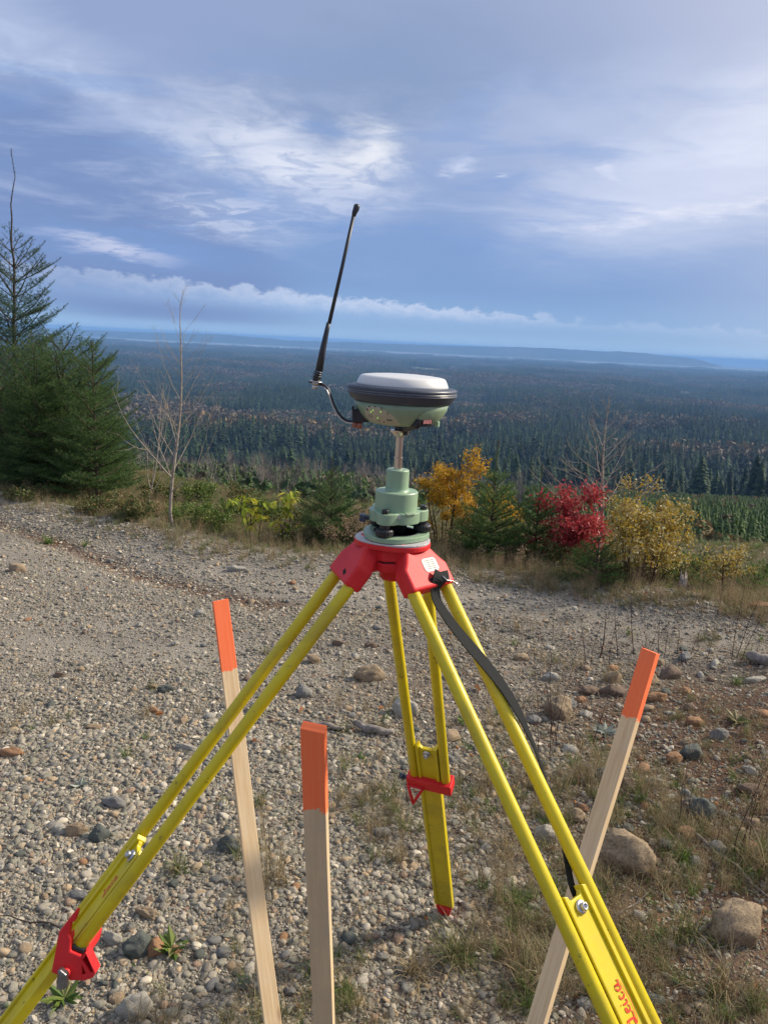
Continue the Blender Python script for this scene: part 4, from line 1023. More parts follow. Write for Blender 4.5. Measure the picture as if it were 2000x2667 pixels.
# ------------------------------------------------------------------ stones
def rock_mesh(name, seed, sub, mats, flat=0.7, rough=0.18, angular=False):
    bm = bmesh.new(); rnd = random.Random(seed)
    if angular:
        for _ in range(16 if sub < 3 else 26):
            v = Vector((rnd.gauss(0, 1), rnd.gauss(0, 1), rnd.gauss(0, 1))).normalized() * rnd.uniform(0.8, 1.1)
            bm.verts.new((v.x, v.y * 0.8, v.z * flat))
        r = bmesh.ops.convex_hull(bm, input=bm.verts)
        bmesh.ops.delete(bm, geom=[v for v in bm.verts if not v.link_faces], context='VERTS')
        if sub >= 3:
            bmesh.ops.bevel(bm, geom=bm.edges[:], offset=0.07, segments=1, affect='EDGES')
            bmesh.ops.triangulate(bm, faces=bm.faces[:]); bmesh.ops.subdivide_edges(bm, edges=bm.edges[:], cuts=2, use_grid_fill=True)
            for v in bm.verts:
                v.co += v.co.normalized() * 0.10 * rough / 0.18 * mn.fractal(v.co * 2.6 + Vector((seed, 0, 0)), 1.0, 2.0, 4)
    else:
        bmesh.ops.create_icosphere(bm, subdivisions=sub, radius=1.0)
        cuts = [Vector((rnd.gauss(0, 1), rnd.gauss(0, 1), rnd.gauss(0, 1))).normalized() for _ in range(9)]
        for v in bm.verts:
            n = v.co.normalized(); k = 1.0
            for c in cuts: k = min(k, 0.80 / max(0.2, n.dot(c)) if n.dot(c) > 0.80 else 1.0)
            k += rough * 1.25 * mn.fractal(n * 1.5 + Vector((seed * 3.1, 0, 0)), 0.8, 2.1, 5 if sub > 2 else 2)
            v.co = Vector((n.x, n.y * 0.82, n.z * flat)) * k
    me = bpy.data.meshes.new(name); bm.to_mesh(me); bm.free()
    for p in me.polygons: p.use_smooth = not (angular and sub < 3)
    me.materials.append(mats); return me

M['st_grey'] = single_stone('grey_stone', (0.13, 0.13, 0.125), (0.22, 0.215, 0.20), (0.33, 0.32, 0.29))
M['st_dark'] = single_stone('dark_green_grey_stone', (0.055, 0.065, 0.058), (0.10, 0.115, 0.10), (0.19, 0.20, 0.18))
M['st_tan'] = single_stone('tan_stone', (0.20, 0.14, 0.08), (0.36, 0.26, 0.16), (0.50, 0.40, 0.28))
M['st_pale'] = single_stone('pale_stone', (0.28, 0.26, 0.21), (0.42, 0.39, 0.32), (0.55, 0.52, 0.45))
M['st_orange'] = single_stone('orange_stone', (0.24, 0.11, 0.05), (0.38, 0.20, 0.10), (0.50, 0.32, 0.18))
M['st_brown'] = single_stone('brown_stone', (0.10, 0.07, 0.05), (0.19, 0.13, 0.09), (0.30, 0.22, 0.16))
M['st_boulder'] = single_stone('brown_boulder', (0.14, 0.10, 0.06), (0.29, 0.215, 0.13), (0.42, 0.31, 0.19), 0.6)

def build_rocks():
    # centre in the photograph (1659-pixel units), half width, half height, colour, angular, label
    R = [
     (35, 1229, 17, 15, 'st_tan', 0, 'tan rounded rock on the road below the big fir trees'),
     (20, 1628, 30, 13, 'st_orange', 0, 'orange flat rock at the edge of the gravel road, leftmost of all'),
     (160, 1796, 28, 20, 'st_tan', 1, 'cracked cream and tan rock next to the round grey-green stone'),
     (213, 1806, 21, 22, 'st_dark', 0, 'round grey-green stone next to the cracked tan rock'),
     (128, 1793, 20, 16, 'st_pale', 1, 'pale wedge-shaped stone touching the cracked tan rock'),
     (491, 1829, 27, 22, 'st_dark', 0, 'dark round rock left of the leaning orange-topped stake'),
     (240, 2031, 26, 20, 'st_pale', 1, 'white angular rock beside the red collar of the tripod leg'),
     (296, 2049, 34, 30, 'st_dark', 0, 'large dark grey rock between the white rock and the orange-brown stone'),
     (334, 2054, 18, 24, 'st_orange', 0, 'orange-brown upright stone beside a green rosette plant'),
     (290, 2180, 38, 34, 'st_pale', 0, 'large pale tan boulder at the bottom edge by the tripod leg'),
     (318, 1975, 28, 14, 'st_tan', 0, 'long flat tan stone under the dry grass tuft'),
     (165, 1936, 26, 15, 'st_grey', 1, 'grey angular stone left of the leg with red lettering'),
     (245, 1737, 27, 16, 'st_grey', 0, 'grey-brown stone just above the silver leg bolt'),
     (60, 1640, 0, 0, None, 0, ''),
     (420, 1420, 0, 0, None, 0, ''),
     (1345, 1856, 68, 58, 'st_boulder', 0, 'large brown boulder beside the steeply leaning stake'),
     (1510, 1754, 38, 29, 'st_dark', 0, 'smooth dark grey rock in the weeds right of the boulder'),
     (1597, 2010, 66, 56, 'st_boulder', 0, 'large tan boulder low in the weeds at the right edge'),
     (1451, 1456, 28, 20, 'st_brown', 0, 'purple-brown rounded rock right of the leaning stake tip'),
     (1326, 1467, 21, 19, 'st_tan', 1, 'tan blocky rock left of the leaning stake tip'),
     (1326, 1496, 33, 16, 'st_brown', 1, 'flat dark wedge rock below the tan blocky rock'),
     (1400, 1470, 26, 17, 'st_tan', 0, 'tan rock half hidden by the orange stake tip'),
     (1271, 1494, 22, 13, 'st_brown', 0, 'smooth brown stone left of the flat wedge rock'),
     (1208, 1534, 30, 34, 'st_boulder', 0, 'tan boulder behind thin dark weed stems right of the strap'),
     (876, 1533, 27, 27, 'st_pale', 0, 'pale round boulder behind the far tripod leg'),
     (797, 1459, 36, 22, 'st_boulder', 0, 'brown boulder on the road between the tripod legs'),
     (968, 1595, 30, 17, 'st_tan', 0, 'tan flat boulder between the two tubes of the far leg'),
     (1622, 1713, 32, 22, 'st_brown', 1, 'brown angular rock at the right edge above the boulder'),
     (1180, 1806, 32, 28, 'st_pale', 1, 'whitish angular rock behind the near tripod leg tubes'),
     (1245, 1425, 0, 0, None, 0, ''),
     (1190, 1464, 20, 12, 'st_pale', 0, 'cream rounded stone on the road edge right of the strap'),
     (1127, 1421, 17, 11, 'st_tan', 0, 'tan pebble boulder just right of the strap, smallest there'),
     (1243, 1765, 22, 17, 'st_tan', 0, 'tan stone between the near leg and the leaning stake'),
     (1630, 1470, 26, 10, 'st_pale', 0, 'flat cream rock at the far right edge of the road'),
     (1420, 1508, 26, 14, 'st_orange', 0, 'orange-tan smooth rock right of the stake paint'),
     (1500, 1560, 22, 14, 'st_orange', 0, 'reddish flat stone on the brown soil'),
     (1555, 1590, 22, 17, 'st_grey', 0, 'grey rounded rock on the brown soil near the right edge'),
     (1458, 1640, 22, 16, 'st_orange', 1, 'rusty red rock beside the dark blue-grey slab'),
     (1500, 1628, 38, 22, 'st_dark', 1, 'dark blue-grey slab tilted in the weeds'),
     (1400, 1690, 0, 0, None, 0, ''),
     (1355, 1700, 26, 21, 'st_brown', 1, 'brown angular stone right of the leaning stake'),
     (1300, 1680, 20, 24, 'st_dark', 1, 'dark upright slab left of the leaning stake'),
     (800, 1395, 15, 9, 'st_brown', 1, 'small dark pointed rock on the road by the left tubes'),
     (676, 1425, 16, 16, 'st_tan', 1, 'small upright tan rock under the left tripod leg'),
     (731, 1390, 19, 9, 'st_brown', 1, 'wedge-shaped dark rock on the road under the left leg'),
     (1043, 1620, 0, 0, None, 0, ''),
     (510, 1229, 20, 9, 'st_pale', 0, 'flat pale rock where the road meets the grass left of the tripod'),
     (432, 1325, 14, 11, 'st_pale', 1, 'whitish stone on the road left of the orange stake tip'),
     (357, 1490, 18, 11, 'st_dark', 0, 'dark grey stone lying on the open gravel road'),
     (380, 1467, 0, 0, None, 0, ''),
     (330, 1536, 13, 9, 'st_orange', 0, 'small orange stone on the gravel between road and leg'),
     (404, 1617, 26, 10, 'st_pale', 0, 'smooth whitish flat stone left of the leaning stake'),
     (200, 1572, 22, 9, 'st_tan', 0, 'brownish flat stone on the gravel, left of the white one'),
     (655, 1500, 18, 16, 'st_grey', 0, 'grey rounded stone right of the left leg tubes'),
     (560, 1530, 20, 16, 'st_pale', 0, 'pale rounded stone between the left tubes and the stake tip'),
     (990, 1790, 0, 0, None, 0, ''),
     (1090, 1320, 0, 0, None, 0, ''),
     (1640, 1310, 24, 13, 'st_orange', 0, 'orange-tan rock in the dry grass at far right'),
    ]
    i = 0
    for (x, y, a, b_, mt, ang, lab) in R:
        if not mt: continue
        i += 1
        p = hit(x * 1.2056, (y + b_ * 0.55) * 1.2056)
        k = (p - EYE).dot(Fw) / FPX * 1.2056; ry, rz = a * k, b_ * k
        name = 'boulder' if a > 45 else ('rock' if a > 24 else 'stone')
        me = rock_mesh(name, i * 7 + 1, 4 if not ang else 3, M[mt], 0.9, 0.13, bool(ang))
        dep = rz * 0.95
        o = bpy.data.objects.new(name, me); COL.objects.link(o)
        o.location = (p.x, p.y + dep * 0.45, ground_z(p.x, p.y + dep * 0.45) + rz * 0.42)
        o.scale = (ry * 1.04, dep, rz * 1.05 / 0.9); o.rotation_euler = (random.uniform(-.15, .15), random.uniform(-.15, .15), random.uniform(-.35, .35))
        tag(o, lab, name)
        PLACED.append((p.x, p.y, ry))
PLACED = []
build_rocks()

GRAVEL_KINDS = [rock_mesh('pebble', 100 + i, 1 if i < 8 else 2, M['stone'], random.uniform(0.45, 0.8), 0.22, i in (0, 1, 2, 3, 8, 9)) for i in range(14)]
def build_loose_stones():
    """the larger loose stones: each one a thing, told apart by look and by the landmark it lies beside; then the gravel as one mass"""
    kinds = {'grey': M['st_grey'], 'pale': M['st_pale'], 'tan': M['st_tan'], 'dark': M['st_dark'], 'brown': M['st_brown'], 'rusty orange': M['st_orange']}
    ms = {}
    rnd = random.Random(11)
    for k, m_ in kinds.items(): ms[k] = [rock_mesh('stone', len(k) * 13 + 5 * j + ord(k[0]), 2 if j % 2 == 0 else 3, m_, 0.62 + 0.06 * j, 0.2, j % 2 == 1) for j in range(4)]
    LM = [(35, 1229, 'tan rounded rock by the big firs'), (20, 1628, 'orange flat rock at the left edge'), (175, 1800, 'cracked tan rock'), (491, 1829, 'dark round rock by the stake'), (270, 2045, 'large dark grey rock by the red collar'),
          (290, 2180, 'pale boulder at the bottom edge'), (318, 1975, 'long flat tan stone'), (1345, 1856, 'large brown boulder'), (1597, 2010, 'tan boulder at the right edge'), (1510, 1754, 'smooth dark grey rock in the weeds'), (1326, 1480, 'tan blocky rock'),
          (1451, 1456, 'purple-brown rock'), (1208, 1534, 'tan boulder behind the dark stems'), (876, 1533, 'pale boulder behind the far leg'), (797, 1459, 'brown boulder on the road'), (968, 1595, 'tan flat boulder between the far tubes'), (475, 1300, 'orange tip of the left stake'),
          (675, 1575, 'orange tip of the nearest stake'), (1400, 1405, 'orange tip of the right stake'), (970, 2015, 'red foot of the far leg'), (930, 1745, 'red collar of the far leg'), (320, 1785, 'silver bolt of the left leg'), (185, 2010, 'red collar of the left leg'), (1270, 1975, 'silver bolt of the near leg'),
          (404, 1617, 'smooth whitish flat stone'), (357, 1490, 'dark grey stone on the open road'), (1500, 1628, 'dark blue-grey slab'), (595, 1895, 'tall straw tuft'), (846, 1722, 'pale green tuft'), (1112, 1960, 'bright green tuft behind the near leg'), (740, 1580, 'grey driftwood'), (200, 1572, 'brownish flat stone'),
          (510, 1229, 'flat pale rock at the grass edge'), (432, 1325, 'whitish stone on the road'), (655, 1500, 'grey stone right of the left tubes'), (1630, 1470, 'flat cream rock'), (105, 1175, 'vivid green tuft on the shoulder'), (700, 1900, 'middle of the nearest stake'), (540, 1800, 'middle of the left stake'), (1300, 1700, 'middle of the right stake')]
    zones = [('road', (-50, 900, 1180, 1560), 42), ('gravel', (640, 1180, 1350, 1900), 42), ('pebbles', (-20, 560, 1600, 2200), 66), ('pebbles', (560, 1050, 1650, 2200), 26), ('soil', (1120, 1700, 1400, 1900), 62), ('weeds', (1000, 1680, 1900, 2200), 12)]
    ZW = {'road': 'loose stones on the gravel road', 'gravel': 'loose stones between the tripod legs', 'pebbles': 'loose stones on the pebbly ground in front', 'soil': 'loose stones on the brown soil at right', 'weeds': 'loose stones in the weeds at right'}
    used = set()
    for zn, (x0, x1, y0, y1), cnt in zones:
        c = 0; guard = 0
        while c < cnt and guard < 6000:
            guard += 1
            x = rnd.uniform(x0, x1); y = rnd.uniform(y0, y1)
            p = hit(x * 1.2056, y * 1.2056)
            if p.y > edge_y(p.x) - 0.05 or p.y < 0.9 or not (8 < x < 1650 and y < 2200): continue
            s = rnd.uniform(0.013, 0.023) * (1.3 if zn == 'road' else 1.0) * (1.7 if zn == 'soil' else 1)
            if rnd.random() < 0.16: s *= 1.4
            if any((p.x - a) ** 2 + (p.y - b) ** 2 < (s + r) ** 2 for a, b, r in PLACED): continue
            w_ = [20, 10, 26, 6, 20, 12] if zn in ('soil', 'weeds') else [34, 24, 18, 14, 6, 4]
            col = rnd.choices(list(kinds), w_)[0]; vi = rnd.randrange(4); shape = 'angular' if vi % 2 else 'rounded'
            big = 'very small' if s < 0.016 else 'small' if s < 0.022 else 'fist-sized' if s < 0.034 else 'largish'
            lab = None
            for lx, ly, ln in sorted(LM, key=lambda q: (q[0] - x) ** 2 + (q[1] - y) ** 2)[:2]:
                an = math.degrees(atan2(y - ly, x - lx)) % 360; di = ['right of', 'below and right of', 'below', 'below and left of', 'left of', 'above and left of', 'above', 'above and right of'][int((an + 22.5) // 45) % 8]
                t_ = '%s %s %s stone %s the %s' % (big, col, shape, di, ln)
                if t_ not in used and len(t_.split()) <= 16: lab = t_; break
            if lab is None: continue
            used.add(lab)
            o = bpy.data.objects.new('stone', ms[col][vi]); COL.objects.link(o)
            o.location = (p.x, p.y, ground_z(p.x, p.y) + s * 0.22); q = rnd.uniform(0.75, 1.25)
            o.scale = (s * q, s, s * rnd.uniform(0.7, 1.0)); o.rotation_euler = (rnd.uniform(-.25, .25), rnd.uniform(-.25, .25), rnd.uniform(0, 6.3))
            tag(o, lab, 'stone', ZW[zn])
            PLACED.append((p.x, p.y, s)); c += 1
build_loose_stones()

def vis_points(n, x0, x1, y0, y1, rng):         # random ground points spread evenly over the ground inside the view
    out = []
    X = rng.uniform(x0, x1, n); Y = rng.uniform(y0, y1, n)
    k = np.abs(X) < Y * 0.80 + 0.9
    return X[k], Y[k]
GZ = {}
def gz_arr(X, Y):
    return np.array([ground_z(float(a), float(b)) for a, b in zip(X, Y)])
def build_gravel():
    rng = np.random.default_rng(3)
    P = []; Sx = []; idx = []
    # near ground: dense, sizes follow a power law; farther out the small fry is left to the material
    for (y0, y1, n, smin, smax) in ((0.85, 1.9, 260000, 0.0036, 0.019), (1.9, 3.0, 230000, 0.0044, 0.020), (3.0, 4.6, 170000, 0.0048, 0.021), (4.6, 7.3, 170000, 0.0056, 0.024)):
        n = int(n * 1.25); X, Y = vis_points(n, -6.2, 5.2, y0, y1, rng)
        q = Y - edge_np(X)
        keep = (q < 0.25) | (rng.random(len(X)) < 0.12)
        soil = np.clip(np.exp(-((X - 2.0) / 1.2) ** 2 - ((Y - 2.8) / 0.95) ** 2) * 1.3, 0, 1)
        weed = np.clip((X + 0.15 - 0.25 * (Y - 1.2)) / 0.7, 0, 1) * np.clip((3.2 - Y) / 0.8, 0, 1)
        keep &= rng.random(len(X)) > np.maximum(soil * 0.8, weed * 0.78)
        # packed wheel lanes of the road have fewer loose stones
        road = np.clip((Y - 3.1) / 0.8, 0, 1); lane = 0.5 + 0.5 * np.sin((Y + 0.25 * X) * 4.2)
        nz = np.array([fbm(a_, b_ * 2, 0.8, 41.0, 3) for a_, b_ in zip(X, Y)]); keep &= rng.random(len(X)) > road * np.clip(0.30 + lane * 0.45 + nz * 0.5, 0, 0.95)
        keep &= rng.random(len(X)) > (1 - road) * np.clip(-0.1 + nz * 0.6, 0, 0.5)
        X, Y = X[keep], Y[keep]
        s = smin * (1 - rng.random(len(X)) * (1 - (smin / smax) ** 2.5)) ** (-1 / 2.5); s = np.where(Y > 3.2, s * 0.88, s)
        Z = gz_arr(X, Y) + s * 0.15
        P.append(np.stack([X, Y, Z], 1)); Sx.append(s)
    P = np.concatenate(P); s = np.concatenate(Sx)
    n = len(P); idx = np.where(s > 0.011, rng.integers(8, 14, n), rng.integers(0, 8, n))
    R = np.stack([rng.normal(0, 0.3, n), rng.normal(0, 0.3, n), rng.uniform(0, 6.28, n)], 1)
    Sc = np.stack([s * rng.uniform(0.8, 1.3, n), s * rng.uniform(0.8, 1.2, n), s * rng.uniform(0.7, 1.1, n)], 1)
    scatter('gravel', P, R, Sc, idx, GRAVEL_KINDS)
build_gravel()

# ------------------------------------------------------------------ plants: builders
def needles(segs, length, width, per_m, rng, droop=0.0):
    """segs: (n,6) twig pieces -> triangles of needles round them"""
    s = np.asarray(segs, float); a = s[:, :3]; b = s[:, 3:6]; d = b - a; L = np.linalg.norm(d, axis=1); L[L == 0] = 1e-6
    cnt = np.maximum(1, rng.poisson(L * per_m)); k = np.repeat(np.arange(len(s)), cnt)
    t = rng.random(len(k)); p = a[k] + d[k] * t[:, None]; dn = (d / L[:, None])[k]
    r = rng.normal(size=(len(k), 3)); r[:, 2] += 0.25; r -= dn * (r * dn).sum(1)[:, None]; r /= np.linalg.norm(r, axis=1)[:, None]
    dr = dn * rng.uniform(0.35, 0.9, len(k))[:, None] + r; dr /= np.linalg.norm(dr, axis=1)[:, None]
    ln = length * rng.uniform(0.7, 1.15, len(k))
    sd = np.cross(dr, rng.normal(size=(len(k), 3))); sd /= np.linalg.norm(sd, axis=1)[:, None]
    V = np.stack([p - sd * width / 2, p + sd * width / 2, p + dr * ln[:, None]], 1).reshape(-1, 3)
    return V
def rot_to(v, az): return Vector((v[0] * cos(az) - v[1] * sin(az), v[0] * sin(az) + v[1] * cos(az), v[2]))
def fir(name, height, radius, seed, loc, label, group, leader=0.25, density=1.0, mat_n='fir', trunk_r=0.02, crooked=0.0, low=0.04, whorl=0.17, nl=0.024, nw=0.0032, pern=150, cat='fir tree', bare_to=None, top_pow=0.8, lean=(0, 0), side=None):
    rnd = random.Random(seed); rng = np.random.default_rng(seed)
    T = empty(name, loc, label, cat, group)
    lead = height * leader if leader < 1 else leader
    def tr(z): 
        k = z / height
        return Vector((lean[0] * k + crooked * sin(z * 5.1 + seed) * k * k + crooked * 0.6 * sin(z * 13 + 2) * k * k, lean[1] * k, z))
    tp = [tr(height * i / 24) for i in range(25)]; tr_r = [max(0.0035, trunk_r * (1 - i / 24) ** 0.9) for i in range(25)]
    mb = MB(); mb.tube([Vector(loc) + p for p in tp], tr_r, 7); mb.build('trunk', M['bark_dark'], T)
    radius *= 1.25; segs = []; wood = MB(); z = height * low; zt = height - lead; wi = 0
    for i in range(14):                          # needles along the leader
        a = tr(zt + lead * i / 14); b = tr(zt + lead * (i + 1) / 14); segs.append((*a, *b))
    while z < zt + 0.01:
        f = min(1.0, z / zt); nb = rnd.randint(5, 7) if f < 0.85 else rnd.randint(4, 5)
        R_ = radius * max(0.10, (1 - f) ** top_pow) + lead * 0.30 * (f > 0.5) * f
        a0 = rnd.uniform(0, 6.28)
        for k in range(nb):
            az = a0 + k * 2 * pi / nb + rnd.uniform(-.25, .25); Lb = R_ * rnd.uniform(0.72, 1.12)
            if side is not None: Lb *= 1 + side * cos(az)
            el0 = radians(4 + 36 * f + rnd.uniform(-8, 8)); up = radians(rnd.uniform(14, 30))
            pts = [tr(z + rnd.uniform(-.03, .03))]; n = 7
            for i in range(n):
                e = el0 + up * (i / n) ** 1.6; st = Lb / n
                az2 = az + 0.08 * sin(i + k)
                pts.append(pts[-1] + Vector((cos(az2) * cos(e), sin(az2) * cos(e), sin(e))) * st)
            wood.tube([Vector(loc) + p for p in pts], [0.006 * (Lb / 0.6) ** 0.5 * (1 - i / (n + 1)) + 0.0012 for i in range(n + 1)], 4, caps=False)
            for i in range(n):
                if i > 0 or f > 0.6: segs.append((*pts[i], *pts[i + 1]))
            step = 0.045 / density; s_ = Lb * (0.16 if f < 0.7 else 0.3); sgn = 1
            while s_ < Lb * 0.97:
                u = s_ / Lb * n; i = min(n - 1, int(u)); p = pts[i].lerp(pts[i + 1], u - i); dr = (pts[i + 1] - pts[i]).normalized()
                sidev = Vector((-dr.y, dr.x, 0)).normalized() * sgn
                ll = min(Lb * 0.5, (Lb - s_) * 0.62 + 0.02) * rnd.uniform(0.7, 1.1)
                d2 = (dr * 0.68 + sidev * 0.78 + Vector((0, 0, rnd.uniform(-.12, .22)))).normalized()
                q1 = p + d2 * ll * 0.5; q2 = q1 + (d2 + Vector((0, 0, 0.22)) + dr * 0.2).normalized() * ll * 0.5
                segs.append((*p, *q1)); segs.append((*q1, *q2))
                if ll > 0.13:
                    m_ = int(ll / (0.06 / density))
                    for j in range(1, m_):
                        for sg2 in (-1, 1):
                            pp = p.lerp(q2, j / m_); d3 = (d2 * 0.7 + Vector((-d2.y, d2.x, 0)) * sg2 * 0.7 + Vector((0, 0, rnd.uniform(-.1, .25)))).normalized()
                            l3 = (ll * (1 - j / m_) * 0.55 + 0.015) * rnd.uniform(0.7, 1.1); segs.append((*pp, *(pp + d3 * l3)))
                s_ += step * rnd.uniform(0.8, 1.2); sgn = -sgn
        z += whorl * (0.55 + 0.75 * f) * rnd.uniform(0.85, 1.15)
    V = needles(segs, nl, nw, pern, rng)
    F = np.arange(len(V)).reshape(-1, 3)
    link('crown', np_mesh('crown', V, F, M[mat_n]), T)
    wood.build('branches', M['bark_dark'], T, weld=False)
    return T, len(F)

def grow(p, d, L, r, depth, rnd, out, wig=0.25, up=0.05, split=0.5, taper=0.75, kids=(2, 4), nseg=6, tips=None):
    """recursive twig; out is a list of (points, radii)"""
    pts = [p.copy()]; rad = [r]
    for i in range(nseg):
        d = (d + Vector((rnd.gauss(0, 1), rnd.gauss(0, 1), rnd.gauss(0, 1))) * wig * 0.25 + Vector((0, 0, up))).normalized()
        pts.append(pts[-1] + d * L / nseg); rad.append(r * (1 - 0.75 * (i + 1) / nseg))
    out.append((pts, rad))
    if tips is not None and depth <= 1:
        for i in range(1, nseg + 1): tips.append((pts[i], (pts[i] - pts[i - 1]).normalized(), depth))
    if depth > 0:
        for k in range(rnd.randint(*kids)):
            f = rnd.uniform(0.25, 0.95); u = f * nseg; i = min(nseg - 1, int(u)); q = pts[i].lerp(pts[i + 1], u - i)
            ax = Vector((rnd.gauss(0, 1), rnd.gauss(0, 1), rnd.gauss(0, 0.6))); d0 = (pts[i + 1] - pts[i]).normalized(); ax = (ax - d0 * ax.dot(d0)).normalized()
            d2 = (d0 * (1 - split) + ax * split).normalized()
            grow(q, d2, L * taper * rnd.uniform(0.55, 1.0) * (1.15 - f * 0.55), max(0.0007, rad[i] * 0.62), depth - 1, rnd, out, wig, up, split, taper, kids, max(4, nseg - 1), tips)
def twigs_mb(out, loc, n=5):
    mb = MB()
    for pts, rad in out: mb.tube([Vector(loc) + q for q in pts], rad, n if rad[0] > 0.004 else 3, caps=False)
    return mb
def leaves_np(P, D, size, aspect, rng, droop=0.3, fold=0.25, spread=1.0):
    """a leaf = two triangles folded along the midrib, 4 vertices"""
    n = len(P); P = np.asarray(P, float); D = np.asarray(D, float)
    d = D * 0.5 + rng.normal(size=(n, 3)) * 0.7 * spread; d[:, 2] -= droop; d /= np.linalg.norm(d, axis=1)[:, None]
    s = np.cross(d, rng.normal(size=(n, 3)) + np.array([0, 0, 1.2])); s /= np.linalg.norm(s, axis=1)[:, None]
    nn = np.cross(d, s); L = size * rng.uniform(0.6, 1.2, n)[:, None]
    a = P; b = P + d * L * 0.45 + s * L * aspect * 0.5 + nn * L * fold * aspect; c = P + d * L; e = P + d * L * 0.45 - s * L * aspect * 0.5 + nn * L * fold * aspect
    V = np.stack([a, b, c, e], 1).reshape(-1, 3); I = np.arange(n)[:, None] * 4
    F = np.concatenate([I + [0, 1, 2], I + [0, 2, 3]], 1).reshape(-1, 3)
    return V, F
def leafy(name, loc, label, cat, stems, height, spread, leafmat, leafsize, nleaf, seed, bark='bark_dark', aspect=0.6, stem_r=0.006, shape=None, group=None, depth=2, droop=0.2, kids=(3, 5), split=0.5, leaf_low=0.15, extra=None, part='foliage'):
    rnd = random.Random(seed); rng = np.random.default_rng(seed)
    T = empty(name, loc, label, cat, group); out = []; tips = []
    for k in range(stems):
        az = rnd.uniform(0, 6.28); lean = rnd.uniform(0, spread)
        d = Vector((cos(az) * lean, sin(az) * lean, 1)).normalized(); p = Vector((cos(az) * 0.02 * stems ** 0.5, sin(az) * 0.02 * stems ** 0.5, -0.05))
        grow(p, d, height * rnd.uniform(0.7, 1.05), stem_r, depth, rnd, out, 0.22, 0.03, split, 0.52, kids, 8, tips)
    twigs_mb(out, loc).build('stem', M[bark], T, weld=False)
    tips = [t for t in tips if t[0].z > height * leaf_low]
    if not tips: return T
    if shape: tips = [t for t in tips if shape(t[0])] or tips
    ch = rng.integers(0, len(tips), nleaf)
    P = np.array([tips[i][0] for i in ch]) + rng.normal(size=(nleaf, 3)) * leafsize * 0.9; D = np.array([tips[i][1] for i in ch])
    V, F = leaves_np(P, D, leafsize, aspect, rng, droop)
    link(part, np_mesh(part, V, F, M[leafmat]), T)
    return T

def spot(px, py_ground, q):
    """ground point below the sight line of column px, q metres beyond the road edge (px in 1659 units)"""
    r = ray(px * 1.2056, py_ground * 1.2056); y = 6.0
    for _ in range(20):
        x = r.x / r.y * y; y = 0.5 * y + 0.5 * (edge_y(x) + q)
    return Vector((x, y, ground_z(x, y) - 0.01))
def height_to(base, px, py):                    # how tall a thing at base must be to reach that pixel row
    p = at(px * 1.2056, py * 1.2056, base.y); return p.z - base.z

